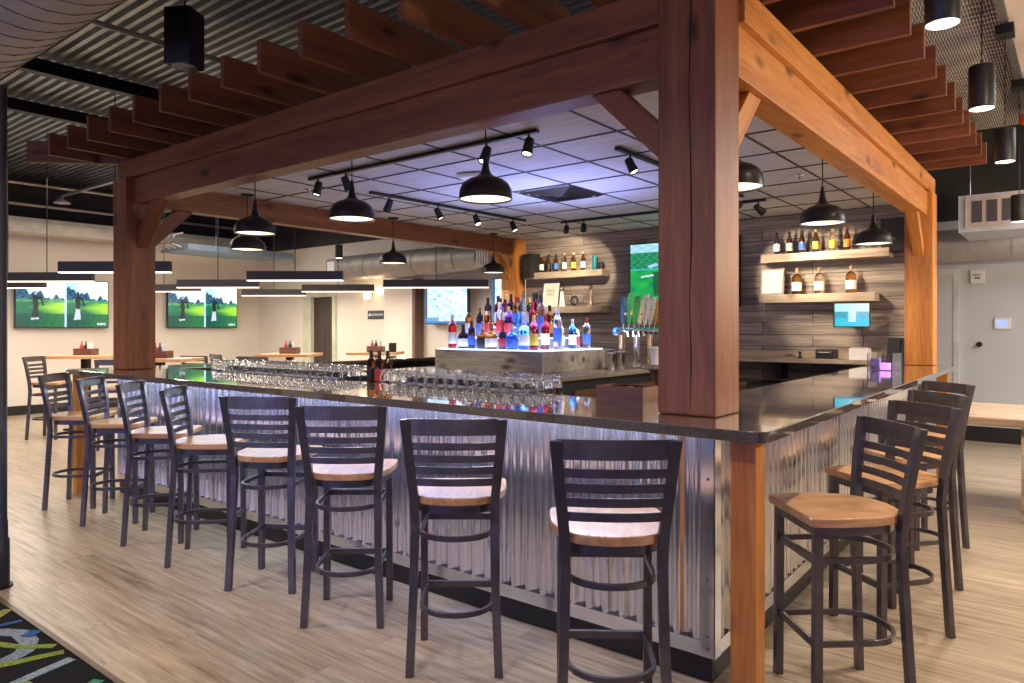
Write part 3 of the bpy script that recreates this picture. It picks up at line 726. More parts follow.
def frame(loc, wd, ht, label, pm, tilt=.16, fm=shelfwood):
    t = thing('picture_frame', label, 'picture frame', loc)
    t.rotation_euler = (-tilt,0,0)
    b = MB(); k = .018
    b.box(-wd/2,wd/2,-.009,.009,0,k).box(-wd/2,wd/2,-.009,.009,ht-k,ht).box(-wd/2,-wd/2+k,-.009,.009,k,ht-k).box(wd/2-k,wd/2,-.009,.009,k,ht-k); b.build('frame', fm, t)
    MB().box(-wd/2+k,wd/2-k,-.004,.005,k,ht-k).build('print', pm, t)
    return t
frame((sx(773), ysh-.04, SZ['RL']), .26, .30, 'pale picture frame leaning at the left end of the lower right shelf', plain('pale_print', (.78,.74,.68), .5, 0, .06, 14))
sg = frame((-4.95, ysh-.05, SZ['LL']), .25, .33, 'small pale sign with red lettering leaning on the lower left shelf', plain('cream_print', (.75,.68,.55), .6, 0, .05, 12), fm=paper)
tx = MB()
for z, w0, w1 in ((.21,-.06,-.02),(.21,-.01,.03),(.21,.04,.07),(.16,-.05,.0),(.16,.01,.06)):
    tx.box(w0,w1,-.0055,-.004,z,z+.008).box(w0,w0+.007,-.0055,-.004,z,z+.03).box(w0,w1,-.0055,-.004,z+.024,z+.03)
tx.build('red_marks', l_red, sg)
# beer tap handles shown off on the lower left shelf
def trophy(loc, label, m, m2):
    t = thing('decorative_bottle', label, 'decoration', loc)
    b = MB().lathe([(0,0),(.05,0),(.05,.01),(.042,.03),(.030,.12),(.022,.19),(.012,.215)], 16); b.build('body', m, t)
    b = MB().lathe([(.0,.20),(.012,.212),(.026,.235),(.03,.255),(.02,.275),(.0,.282)], 14); b.build('stopper', m2, t)
trophy((sx(562), ysh, SZ['LL']), 'tall white figure-shaped bottle on the lower left shelf', plain('white_ceramic', (.8,.78,.72), .3), steel)
trophy((sx(591), ysh, SZ['LL']), 'slim dark figure-shaped bottle with silver top on the lower left shelf', plain('dark_ceramic', (.25,.18,.12), .3), steel)
# round dark bottle
t = thing('decorative_bottle', 'round dark ring-shaped bottle between the two figure bottles', 'decoration', (sx(574), ysh, SZ['LL']))
P = [(.055*cos(2*pi*k/20), 0, .075+.055*sin(2*pi*k/20)) for k in range(20)]
MB().sweep(P, [(.018*cos(2*pi*k/8), .018*sin(2*pi*k/8)) for k in range(8)], True, up=(0,1,0), smooth=True).build('body', g_dark, t)
MB().lathe([(.012,.14),(.012,.175),(0,.175)], 12).build('stopper', c_gold, t)
# loudspeakers
def speaker(loc, rz, label, wd=.22, ht=.34, dp=.2):
    t = thing('wall_speaker', label, 'speaker', loc, rz, 'black speakers on the plank wall')
    MB().prism([(-wd/2,0),(wd/2,0),(wd/2*.7,dp),(-wd/2*.7,dp)], -ht/2, ht/2).build('cabinet', blackp, t, bevel=.006)
    MB().box(-wd/2+.012,wd/2-.012,-.008,.0,-ht/2+.012,ht/2-.012).build('grille', plain('speaker_grille', (.035,.035,.033), .8, 0, .4, 160), t)
    MB().box(-.02,.02,-.0105,-.008,-.045,-.033).build('badge', steel, t)
speaker((-5.30, 5.60, 2.30), radians(-20), 'black wall speaker left of the upper left shelf')
speaker((-.67, 5.66, 2.37), radians(12), 'black wall speaker right of the upper right shelf, beside the orange post')

# back counter on the plank wall, with till equipment
bc = thing('back_counter', 'narrow wooden back counter along the plank wall under the till screen', 'counter', (-1.5,5.55,1.06))
MB().box(-1.55,.69,-.25,.295,0,.045).build('counter_slab', shelfwood, bc, bevel=.004)
MB().box(-1.55,.69,.27,.297,.045,.11).build('upstand', shelfwood, bc)
for x in (-1.2,-.3,.6): MB().box(x-.03,x+.03,.05,.29,-.2,0).build('bracket', blackm, bc)
uc = thing('back_bar_cooler', 'low dark cooler standing under the back counter', 'cooler', (-1.55,5.56,0))
MB().box(-.5,.5,-.22,.27,.05,.83).build('cabinet', blackp, uc, bevel=.005)
for x in (-.25,.25): 
    d_ = MB().box(x-.23,x+.23,-.245,-.222,.1,.80).build('door', plain('cooler_door', (.06,.05,.05), .25), uc, bevel=.004)
    MB().box(x+.17,x+.19,-.265,-.245,.35,.6).build('handle', steel, d_)
pr = thing('receipt_printer', 'small black receipt printer on the back counter below the till screen', 'printer', (-1.26,5.5,1.105))
MB().prism([(-.09,-.1),(.09,-.1),(.09,.1),(-.09,.1)],0,.10).build('case', blackp, pr, bevel=.012)
MB().box(-.075,.075,-.102,-.09,.06,.085).build('paper_slot', plain('slot_grey', (.08,.08,.08), .5), pr)
MB().box(-.05,.05,-.12,-.10,.065,.069).build('receipt', paper, pr)
ms = thing('till_screen', 'small touch-screen till with turquoise display on a wall arm', 'monitor', (-1.03,5.55,1.56), radians(22))
MB().box(-.175,.175,0,.035,-.13,.13).build('housing', blackp, ms, bevel=.006)
pix_mesh('screen', .325, .235, pos_pic, 80, 56, ms, -.002, 1.0)
MB().box(-.03,.03,.035,.27,-.03,.03).build('wall_arm', blackm, ms)
MB().tube([(.1,.03,-.12),(.12,.04,-.25),(.10,.03,-.38),(.05,.02,-.44)], .006, 6).build('cable', blackp, ms)
cb = thing('caddy_box', 'white condiment box on the back counter beside the till cable', 'box', (-.93,5.45,1.105))
b = MB(); b.box(-.09,.09,-.06,.06,0,.006).box(-.09,.09,-.06,-.054,.006,.115).box(-.09,.09,.054,.06,.006,.115).box(-.09,-.084,-.054,.054,.006,.115).box(.084,.09,-.054,.054,.006,.115)
b.build('box', whitep, cb)
MB().box(-.07,.07,-.04,.04,.006,.125).build('napkins', plain('napkin_stack', (.7,.3,.28), .8), cb)
mn = thing('menu_holder', 'black menu boards leaning beside the orange post on the counter end', 'menu', (-.64,5.5,ZC))
for k in range(2):
    MB().box(-.07+.05*k,.06+.05*k,0,.012,0,.26).build('board', blackp, mn, rot=(radians(-8-4*k),0,radians(-20)))
bx = thing('bar_mouse', 'small black and silver pourer stand on the back counter', 'pourer', (-1.52,5.45,1.105))
MB().lathe([(0,0),(.03,0),(.03,.01),(.012,.02),(.012,.05),(.02,.06),(0,.075)],14).build('body', blackp, bx); MB().lathe([(.013,.03),(.016,.035),(.013,.04)],12).build('collar', steel, bx)

# ================================================================== CENTRE ISLAND AND LIQUOR DISPLAY
isl = thing('bar_island', 'dark island in the middle of the bar carrying the liquor display', 'island', (-3.4,3.5,0))
MB().box(-.92,.92,-1.12,1.18,0,.995).build('cabinet', plain('island_black', (.02,.02,.022), .5), isl)
MB().box(-1.0,1.0,-1.2,1.25,.996,1.03).build('island_top', plain('island_top', (.26,.22,.17), .25, 0, .2, 40), isl, bevel=.004)
for y0 in (-.95,-.2,.55):
    d_ = MB().box(.921,.945,y0,y0+.7,.12,.90).build('cooler_door', plain('bronze_cooler_door', (.22,.11,.07), .3, .4), isl, bevel=.004)
    MB().box(.945,.965,y0+.04,y0+.06,.3,.7).build('handle', steel, d_)
MB().box(-.88,-.5,-1.125,-1.12,.15,.9).box(-.4,.3,-1.125,-1.12,.15,.9).build('front_panel', plain('island_panel', (.05,.05,.055), .4), isl)
stg = thing('liquor_stage', 'weathered grey wooden stage with glowing top for the liquor bottles', 'display', (-3.48,3.12,1.031))
MB().box(-.65,.65,-.52,.52,0,.185).build('plinth', weathered, stg, bevel=.003)
MB().box(-.635,.635,-.505,.505,.1855,.197).build('lit_tier', lit_acrylic, stg)
sr = thing('bottle_riser', 'lower grey riser with glowing top standing on the liquor stage', 'riser', (-3.48,3.12,1.2285), 0, 'glowing risers on the liquor stage')
MB().box(-.60,.36,-.26,.48,0,.0925).build('step', weathered, sr); MB().box(-.59,.35,-.25,.47,.0925,.1045).build('lit_tier', lit_acrylic, sr)
sr = thing('bottle_riser', 'upper grey riser with glowing top at the back of the liquor stage', 'riser', (-3.48,3.12,1.3335), 0, 'glowing risers on the liquor stage')
MB().box(-.58,.10,.02,.45,0,.0925).build('step', weathered, sr); MB().box(-.57,.09,.03,.44,.0925,.1045).build('lit_tier', lit_acrylic, sr)
for z in (.199,.304): pass
area((-3.48,2.72,1.24), (0,0,1), 1.2, .18, 2.2, (.40,.5,1)); area((-2.95,3.2,1.24), (0,0,1), .18, .9, 2.0, (.40,.5,1)); area((-3.45,2.9,1.345), (0,0,1), .8,.1, 2, (.42,.5,1))
spot((-3.0,3.05,1.62), (-3.0,2.75,2.7), 62, 140, (.33,.38,1), .9, .25)  # added blue uplight over the stage, no fixture, tints the tile ceiling
GL = [g_red,g_whisky,g_clear,g_blue,g_dark,g_amber,g_purple,g_clear,g_whisky]
glname = {'red_spirit':'red','whisky':'amber','clear_glass':'clear','blue_glass':'blue','dark_glass':'dark','amber_glass':'deep amber','violet_spirit':'violet','green_glass':'green','pale_spirit':'pale gold'}
LB = [l_white,l_black,l_red,l_blue,l_white,l_yellow,l_white,l_orange]
CP = [c_black,c_gold,c_red,c_white,c_wood,c_black]
KN = ['liquor','squat','tall','flask','tequila','liquor']
def shelfrow(pts, z, rowname, spec):
    for i, (x, y) in enumerate(pts):
        k, gm, lm, cm, s = spec[i % len(spec)]
        bottle(k, gm, lm, cm, (x, y, z), f'{glname[gm.name]} {k} bottle with {names[lm.name]}, {ordn(i)} from left in {rowname}', group='liquor bottles on the lit stage', scale=s)
BX, BY, BZ = -3.48, 3.12, 1.031
row1 = [(BX-.53+.125*i, BY-.40+.02*(i%2)) for i in range(9)]
sp1 = [('liquor',g_red,l_white,c_white,1.1),('squat',g_dark,l_white,c_black,1.0),('liquor',g_dark,l_blue,c_black,.9),('squat',g_amber,l_black,c_gold,1.0),('squat',g_whisky,l_white,c_wood,1.05),('flask',g_dark,l_red,c_red,.85),('squat',g_blue,l_blue,c_white,1.0),('flask',g_blue,l_white,c_white,1.1),('liquor',g_red,l_yellow,c_gold,1.05)]
shelfrow(row1, BZ+.197, 'front stage row', sp1)
row2 = [(BX+.45+.05*(i%2), BY-.20+.125*i) for i in range(6)]
sp2 = [('liquor',g_red,l_white,c_red,1.05),('tall',g_clear,l_blue,c_white,1.15),('liquor',g_clear,l_white,c_black,.9),('liquor',g_blue,l_white,c_white,.95),('flask',g_clear,l_red,c_black,.95),('liquor',g_clear,l_blue,c_red,1.0)]
shelfrow(row2, BZ+.197, 'right stage row', sp2)
row3 = [(BX-.52+.128*i, BY-.17+.02*(i%2)) for i in range(6)]
sp3 = [('liquor',g_whisky,l_white,c_black,1.0),('liquor',g_dark,l_blue,c_wood,1.0),('liquor',g_amber,l_red,c_black,1.05),('tall',g_clear,l_red,c_white,1.0),('liquor',g_purple,l_red,c_gold,1.0),('tequila',g_blue,l_blue,c_black,1.0),('flask',g_pale,l_yellow,c_gold,1.1)]
shelfrow(row3, BZ+.302, 'middle stage row', sp3)
row3b = [(BX+.25, BY-.13+.14*i) for i in range(3)]
sp3b = [('tall',g_red,l_black,c_red,1.0),('tall',g_clear,l_blue,c_black,1.2),('liquor',g_amber,l_orange,c_black,1.05)]
shelfrow(row3b, BZ+.302, 'inner right row', sp3b)
row4 = [(BX-.50+.115*i, BY+.10+.03*(i%2)) for i in range(6)]
sp4 = [('liquor',g_dark,l_black,c_black,1.0),('liquor',g_red,l_white,c_black,1.05),('tequila',g_purple,l_white,c_gold,1.1),('liquor',g_whisky,l_blue,c_red,1.0),('tequila',g_clear,l_white,c_wood,1.15),('liquor',g_red,l_red,c_black,1.1)]
shelfrow(row4, BZ+.407, 'top stage row', sp4)
row5 = [(BX-.48+.12*i, BY+.28+.03*(i%2)) for i in range(5)]
sp5 = [('liquor',g_amber,l_white,c_black,1.0),('tall',g_dark,l_white,c_black,1.0),('liquor',g_clear,l_blue,c_red,1.0),('liquor',g_green,l_white,c_gold,1.0),('tall',g_purple,l_black,c_black,1.0)]
shelfrow(row5, BZ+.407, 'rear stage row', sp5)
# steel shaker cups beside the stage
for i, (x, y, h) in enumerate(((-2.62,3.41,.16),(-2.58,3.52,.17),(-2.70,3.50,.19),(-2.66,3.61,.17))):
    t = thing('shaker_cup', f'steel shaker cup between stage and beer taps, {ordn(i)} from the stage', 'cup', (x,y,1.031), 0, 'steel shaker cups')
    MB().lathe([(0,.004),(.03,0),(.034,.002),(.045,h),(.047,h+.004),(.043,h),(.03,.01),(0,.01)], 18).build('cup', steel, t)
    MB().lathe([(.0452,h*.96),(.0475,h*.985),(.0452,h*1.01)], 18).build('rim', chrome, t)
# beer tap tower
tw = thing('beer_tap_tower', 'chrome beer tap tower with a row of tap handles on the island', 'beer taps', (-2.74,4.12,1.031))
MB().tube([(0,-.42,.36),(0,.42,.36)], .04, 16).build('manifold', chrome, tw)
for y in (-.3,0,.3): MB().lathe([(.06,0),(.06,.012),(.034,.02),(.034,.34)], 18, 0, y).build('column', brass if y else chrome, tw)
MB().box(-.08,.22,-.44,.44,0,.02).build('drip_tray', steel, tw)
HC = [(.04,.12,.2),(.07,.42,.12),(.05,.35,.10),(.72,.62,.45),(.75,.70,.58),(.80,.78,.74),(.55,.30,.10),(.80,.28,.04)]
for i, colr in enumerate(HC):
    y = -.385+.11*i
    fa_ = MB().tube([(.03,y,.36),(.08,y,.37),(.10,y,.355),(.105,y,.31)], .012, 8).build('faucet', chrome, tw)
    lean = .03*((i % 3)-1)
    h = MB(); n = 12
    z0, z1 = .43, .69+.05*((i*5)%3)/2
    vs = []; fs = []
    for k in range(n+1):
        q = k/n; wdt = .016+.012*sin(q*pi*.9)+.006*q; vs += [(.06+sx_*wdt*.7+.03*q, y+sy_*wdt+lean*q, z0+(z1-z0)*q) for sx_, sy_ in ((-1,-1),(1,-1),(1,1),(-1,1))]
    for k in range(n):
        for j in range(4): fs.append((4*k+j, 4*k+(j+1)%4, 4*k+4+(j+1)%4, 4*k+4+j))
    fs += [(3,2,1,0), tuple(4*n+j for j in range(4))]
    o = h.add(vs, fs).build('tap_handle', plain('tap_handle_%d' % i, colr, .4, 0, .3, 40), tw, bevel=.003)
    MB().lathe([(.009,.37),(.009,.43)], 8, .065, y).build('stem', chrome, o)
    MB().box(.06+.02,.06+.034,y-.018+lean*.5,y+.018+lean*.5,z0+.09,z0+.16).build('emblem', (l_white, l_yellow, l_green, l_red)[i % 4], o)
for i, (y, cl) in enumerate(((4.0,l_white),(4.2,plain('copper_cup',(.55,.28,.15),.3,.7)),(4.36,l_white))):
    t = thing('steel_canister', f'tall canister in front of the beer taps, {ordn(i)} from the stage', 'canister', (-2.455,y,1.031), 0, 'canisters by the beer taps')
    MB().lathe([(0,0),(.04,0),(.042,.004),(.042,.16),(.036,.17),(0,.172)],16).build('body', steel if i != 1 else cl, t); MB().lathe([(.0425,.05),(.0425,.12)],16).build('label', cl, t)

# wooden caddy and stand on the counter beside the corner post
cd = thing('wooden_caddy', 'dark wooden caddy box on the counter just left of the corner post', 'caddy', (-.86,.585,ZC))
b = MB().box(-.125,.125,-.075,.075,0,.012).box(-.125,.125,-.075,-.063,.012,.08).box(-.125,.125,.063,.075,.012,.08).box(-.125,-.113,-.063,.063,.012,.08).box(.113,.125,-.063,.063,.012,.08); b.build('box', darkwood, cd)
MB().box(-.006,.006,-.063,.063,.012,.075).build('divider', darkwood, cd)
st = thing('wooden_stand', 'dark wooden pedestal stand behind the corner post with a small round top', 'stand', (-1.14,1.47,0))
MB().lathe([(.14,0),(.14,.03),(.03,.05),(.025,1.08),(.06,1.17),(.10,1.18),(.10,1.205),(0,1.205)], 18).build('pedestal', darkwood, st); MB().lathe([(.101,1.185),(.103,1.192),(.101,1.20)],18).build('edge_band', shelfwood, st)
cp = thing('foam_cup', 'white foam cup standing on the dark wooden pedestal', 'cup', (-1.16,1.46,1.206))
MB().lathe([(0,.002),(.028,0),(.04,.10),(.042,.103),(.038,.10),(.026,.01),(0,.01)],16).build('cup', whitep, cp); MB().lathe([(.0405,.097),(.0435,.101),(.0405,.105)],16).build('rim', whitep, cp)

# ================================================================== GLASSES UPTURNED ON THE INNER LEDGE
led = thing('glass_ledge', 'dark service ledge behind the front counter where the glasses drain', 'ledge', (-3.0,.86,0))
MB().box(-2.1,1.75,-.175,.2,1.0,1.03).build('ledge_top', plain('ledge_mat', (.035,.033,.03), .6), led)
MB().box(-2.0,1.65,-.15,.15,.1,1.0).build('ledge_base', plain('ledge_steel', (.35,.35,.36), .35, .8), led)
gp = [(.033,.0),(.036,.0),(.037,.05),(.033,.085),(.026,.105),(.029,.118),(.026,.122),(0,.120),(0,.108),(.022,.104),(.029,.084),(.034,.05)]
gmesh = None; glassm = glassy('drinking_glass', (1,1,1), .0, trans=1.0)
def rack(x0, n, rows, z, label, grp, mx=.085):
    global gmesh
    for j in range(rows):
        for i in range(n):
            if gmesh is None:
                o = MB().lathe(gp, 14).build('drinking_glass', glassm); gmesh = o
            else: o = gmesh.copy(); C.objects.link(o)
            o.location = (x0+mx*i+random.uniform(-.003,.003), .73+.086*j+random.uniform(-.003,.003), z)
            tag(o, label, 'glass', grp)
rack(-2.74, 15, 4, 1.031, 'clear glass upturned among the glasses at the middle of the front counter', 'upturned glasses by the liquor island')
rack(-4.86, 20, 4, 1.031, 'clear glass upturned among the glasses toward the left end of the front counter', 'upturned glasses at the left end')
for i, (x, y) in enumerate(((-4.0,2.25),(-3.9,2.22),(-3.82,2.30))):
    bottle('liquor', (g_amber, g_amber, g_whisky)[i], (l_black, l_red, l_white)[i], c_black, (-3.03+.085*i, .86, 1.031), f'brown bottle between the two banks of glasses, {ordn(i)} from the left', group='brown bottles between the glasses', scale=.8)
# acrylic box on the right counter
ab = thing('acrylic_box', 'clear acrylic ticket box on the right hand counter glowing pink and blue', 'box', (-.47,4.25,ZC), radians(-10))
b = MB(); a_, h_, t_ = .10, .145, .005
b.box(-a_,a_,-a_,-a_+t_,0,h_).box(-a_,a_,a_-t_,a_,0,h_).box(-a_,-a_+t_,-a_+t_,a_-t_,0,h_).box(a_-t_,a_,-a_+t_,a_-t_,0,h_).box(-a_+t_,a_-t_,-a_+t_,a_-t_,0,t_); b.build('walls', glassm, ab)
MB().box(-.07,.04,-.03,.03,.006,.06).build('colour_lamp', emit('pink_blue_lamp', (.75,.3,1), .8), ab)
MB().box(-.09,-.02,-.06,-.02,.006,.10).build('card_stack', plain('violet_cards', (.35,.25,.75), .5, 0, .4, 30), ab)

# ================================================================== LAMPS
def pendant(loc, label, r=.155, h0=2.70, group='black dome pendants over the counter', m=None):
    m = m or MATS.get('pendant_bronze') or plain('pendant_bronze', (.035,.03,.03), .3, .6, .15, 5)
    t = thing('dome_pendant', label, 'pendant lamp', loc, 0, group)
    pr_ = [(.016,.232),(.019,.20),(.024,.172),(.034,.15),(.058,.133),(.10,.118),(.132,.095),(.150,.062),(.155,.03),(.156,0.0),(.152,0.0),(.151,.03),(.145,.06),(.127,.09),(.096,.112),(.04,.126),(.0,.13)]
    k = r/.155; pr_ = [(a*k, b*k) for a, b in pr_]
    MB().lathe(pr_, 32).build('shade', m, t)
    MB().lathe([(.016*k,.232*k),(.011,.245*k),(.011,.265*k),(0,.265*k)], 12).build('socket', blackm, t)
    o = MB().lathe([(0,.005),(.12*k,.006),(.149*k,.010)], 28).build('diffuser', lit_warm, t); 
    H = h0-loc[2]
    MB().tube([(0,0,.26*k),(0,0,H-.015)], .004, 6).build('cord', blackm, t)
    MB().lathe([(0,H),(.06,H),(.06,H-.014),(.02,H-.022),(0,H-.022)], 18).build('canopy', blackm, t)
    spot((loc[0],loc[1],loc[2]+.008), (loc[0],loc[1],0), 14, 140, (1,.82,.58), .7, .1)
    return t
GP = 'black dome pendants over the counter'
for i, x in enumerate((-1.88,-3.09,-4.28)):
    pendant((x,.74,2.17), f'black dome pendant over the front counter, {ordn(i)} from the near corner post')
for i, y in enumerate((1.30,2.97,4.56)):
    pendant((-.62,y,2.17), f'black dome pendant over the right counter, {ordn(i)} from the near corner post')
for i, y in enumerate((1.35,3.2,5.0)):
    pendant((-5.40,y,2.17), f'black dome pendant over the left counter arm, {ordn(i)} from the left post')
# track lights
def track(a, b, heads, label):
    a = Vector(a); b = Vector(b); t = thing('track_light', label, 'track light', tuple((a+b)/2), 0, 'black track lights on the bar ceiling'); c0 = (a+b)/2
    MB().bar(a-c0, b-c0, .035, .022).build('track', blackm, t)
    for q, tgt in heads:
        p = a.lerp(b, q)-c0; d = (Vector(tgt)-(p+c0)).normalized()
        hd = MB().tube([(p.x,p.y,p.z-.011),(p.x,p.y,p.z-.06)], .008, 8).build('lamp_head', blackm, t)
        j = p+Vector((0,0,-.075)); rot = d.to_track_quat('Z','Y').to_matrix().to_4x4()
        b_ = MB().lathe([(0,-.04),(.026,-.04),(.03,-.03),(.034,.03),(.038,.075),(.034,.075),(.03,.06),(0,.055)], 16)
        b_.v = [tuple(Matrix.Translation(j) @ rot @ Vector(v)) for v in b_.v]; cn = b_.build('lamp_can', blackm, hd)
        l_ = MB().lathe([(0,.066),(.031,.066)], 16); l_.v = [tuple(Matrix.Translation(j) @ rot @ Vector(v)) for v in l_.v]; l_.build('lens', lit_spot, hd)
        spot(tuple(j+c0+d*.085), tgt, 58 if tgt[1] > 5.5 else (70 if tgt[1] < 1 else 42), 50, (1,.82,.58), .35, .03)
track((-4.28,1.25,2.682), (-1.88,1.25,2.682), [(.05,(-4.3,.9,1.1)),(.2,(-3.7,2.0,1.1)),(.82,(-2.35,.6,1.1)),(.97,(-1.9,.7,1.1))], 'black ceiling track behind the front pendants, running along the front counter')
track((-4.33,1.95,2.682), (-4.28,4.25,2.682), [(.1,(-5.4,2.3,1.1)),(.38,(-3.7,3.2,1.3)),(.63,(-3.5,3.3,1.3)),(.9,(-3.6,4.1,1.2))], 'black ceiling track over the left of the island, running toward the plank wall')
track((-4.03,4.63,2.682), (-1.6,4.63,2.682), [(.03,(-4.95,5.85,2.2)),(.13,(-4.6,5.85,2.1)),(.85,(-1.6,5.85,2.0)),(.97,(-1.15,5.85,1.95))], 'black ceiling track parallel to the plank wall shelves')
track((-1.71,1.95,2.682), (-1.71,4.3,2.682), [(.08,(-.9,2.2,1.1)),(.5,(-2.6,3.6,1.1)),(.92,(-1.0,5.85,1.6))], 'black ceiling track behind the corner post, running toward the plank wall')
# air diffuser and small ceiling fittings
v = thing('ceiling_vent', 'square dark louvred air diffuser set in the tile ceiling', 'vent', (-3.01,3.15,2.69))
for k in range(5):
    s0 = .29-.055*k; s1 = s0-.035; z0, z1 = -.004-.006*(k%2), -.02-.004*k
    vs = [(a*s0,b*s0,0-.001) for a,b in ((-1,-1),(1,-1),(1,1),(-1,1))]+[(a*s1,b*s1,z1) for a,b in ((-1,-1),(1,-1),(1,1),(-1,1))]
    MB().add(vs, [(i,(i+1)%4,4+(i+1)%4,4+i) for i in range(4)]+[(4+i,4+(i+1)%4,(i+1)%4,i) for i in range(4)]).build('louvre', plain('vent_bronze', (.10,.085,.06), .4, .5) if k == 0 else MATS['vent_bronze'], v)
w_ = thing('wifi_box', 'flat white box fixed to the tile ceiling behind the nearest front pendant', 'wireless access point', (-3.11,2.0,2.692), radians(20))
MB().box(-.11,.11,-.075,.075,-.03,0).build('case', whitep, w_, bevel=.01); MB().box(-.11,.11,.075,.082,-.028,0).build('bracket', blackp, w_)
for i, (x, y, lab) in enumerate(((-4.72,1.55,'small sprinkler head in the tile ceiling near the left end post'),(-1.0,3.7,'small sprinkler head in the tile ceiling above the right hand pendants'))):
    t = thing('sprinkler', lab, 'sprinkler', (x,y,2.693), 0, 'sprinklers in the tile ceiling')
    MB().lathe([(.035,0),(.03,-.008),(.008,-.01),(.008,-.03),(.0,-.03)], 14).build('body', steel, t); MB().disc(.016,-.034,12).build('deflector', steel, t)
# cylinder pendants on the right
cylm = plain('black_cylinder', (.015,.015,.016), .4, .2)
for i, (y, zb, ang) in enumerate(((1.11,2.72,0),(2.62,2.72,0),(4.24,2.70,0),(5.80,2.42,0))):
    t = thing('cylinder_pendant', f'black cylinder pendant right of the rafters, {ordn(i)} from the near corner', 'pendant lamp', (.37,y,zb), 0, 'black cylinder pendants right of the bar')
    MB().lathe([(.065,0),(.068,.005),(.068,.25),(.06,.255),(0,.255)], 24).build('housing', cylm, t)
    MB().lathe([(0,.03),(.055,.022),(.063,.002)], 24).build('lamp_lens', lit_cyl, t)
    MB().tube([(0,0,.25),(0,0,3.67-zb)], .004, 6).build('cable', blackm, t)
    MB().box(-.06,.06,-.08,.08,3.665-zb,3.739-zb).build('canopy', blackm, t)
    spot((.37,y,zb+.0), (.37,y,0), 70, 130, (1,.86,.68), .8, .06)
t = thing('cylinder_pendant', 'small black cylinder pendant hanging in the dining room above the linear pendants', 'pendant lamp', (-7.28,3.89,2.40))
MB().lathe([(.05,0),(.052,.005),(.052,.18),(.045,.185),(0,.185)], 20).build('housing', cylm, t); MB().lathe([(0,.02),(.04,.015),(.048,.002)], 20).build('lamp_lens', lit_cyl, t)
MB().tube([(0,0,.185),(0,0,1.5)], .004, 6).build('cable', blackm, t)
# soffit on the right, red bell
struct(MB().box(.35, 2.2, -1.5, 7.4, 3.78, 3.89).build('trim_5', soffitm))
struct(MB().box(.345,.395,-1.5,7.4,3.74,3.779).build('trim_6', plain('soffit_rail', (.15,.14,.13), .5, .5)))
rb = thing('fire_bell', 'red fire alarm bell on the soffit at the right edge', 'bell', (.475,4.85,3.15))
b = MB().lathe([(0,.04),(.03,.035),(.05,.015),(.055,0),(0,0)], 18); b.build('dome', redm, rb, rot=(radians(90),0,0)); MB().box(-.012,.012,.0,.03,-.02,.63).build('mount', redm, rb)
# box speaker hanging on the left
bs = thing('hanging_speaker', 'black box-shaped speaker hanging from the roof deck above the front rafters', 'speaker', (-3.57,-.19,3.06), radians(30))
MB().box(-.085,.085,-.085,.085,0,.35).build('cabinet', plain('speaker_black', (.01,.01,.013), .5), bs, bevel=.006)
MB().lathe([(0,-.003),(.07,-.003),(.075,.0)], 20).build('driver', plain('speaker_cone', (.3,.28,.27), .5), bs)
MB().tube([(0,0,.35),(.02,0,.55),(0,0,.85)], .006, 6).build('hanger', blackm, bs)
# round air duct crossing the top left corner
du = thing('spiral_duct', 'large round spiral duct crossing the top left corner', 'duct', (-3.6,-1.10,3.42))
b = MB(); n = 40; vs = []; fs = []
r0 = .44; L0, L1 = -9.0, 4.0
b.sweep([(L0+k*.5,0,0) for k in range(27)], [(r0*cos(2*pi*k/48), r0*sin(2*pi*k/48)) for k in range(48)], smooth=True); b.build('duct_shell', greyduct, du)
P = []
for k in range(int((L1-L0)/.17*24)): a = 2*pi*k/24; P.append((L0+k*.17/24, (r0+.003)*cos(a), (r0+.003)*sin(a)))
b = MB(); b.sweep(P, [(.003*cos(2*pi*q/4), .003*sin(2*pi*q/4)) for q in range(4)], up=(1,0,0)); b.build('spiral_seam', plain('duct_seam', (.12,.11,.11), .5, .4), du)
# steel joists and conduits under the deck
G = 'steel joists under the roof deck'
for i, x in enumerate((-6.62,-8.1)):
    t = MB().box(-.05,.05,-2.6,6.2,.09,.104).box(-.008,.008,-2.6,6.2,.104,.2).box(-.05,.05,-2.6,6.2,.2,.214).build('steel_joist', blackm, loc=(x,2.0,3.66)); tag(t, f'dark steel roof joist above the front rafters, {ordn(i)} from the bar corner', 'joist', G, 'thing')
t = MB().tube([(0,-2.4,0),(0,4.5,0)], .022, 10).tube([(0,-1.5,0),(0,-1.5,.25)], .006, 6).tube([(0,2.5,0),(0,2.5,.25)], .006, 6).build('conduit', conduit, loc=(-4.81,2.0,3.66)); tag(t, 'pale conduit pipe passing behind the hanging box speaker', 'pipe')
G = 'pale conduits under the dining room ceiling'
for i, (a, b_) in enumerate((((-12.6,-.5,3.77),(-12.6,6.0,3.77)),((-12.6,-.5,3.43),(-12.6,6.0,3.43)),((-12.55,2.2,3.60),(-8.6,2.2,3.60)),((-12.55,3.6,3.46),(-7.6,3.6,3.46)))):
    t = MB().tube([Vector(a)-Vector(a), Vector(b_)-Vector(a)], .025, 8).build('conduit', conduit, loc=a); tag(t, ('upper of two long conduits high on the dark wall above the golf screens','lower of two long conduits high on the dark wall above the golf screens','upper cross conduit coming from the dark wall above the golf screens','lower cross conduit coming from the dark wall above the golf screens')[i], 'pipe', G)
ft = thing('ceiling_speaker_disc', 'small white round fitting hanging from the conduit by the left end post', 'ceiling fitting', (-12.35,2.2,3.49)); MB().lathe([(0,.05),(.05,.05),(.13,.0),(.12,-.01),(0,-.01)],18).build('dish', whitep, ft); MB().tube([(0,0,.05),(0,0,.09)],.02,8).build('stem', steel, ft)
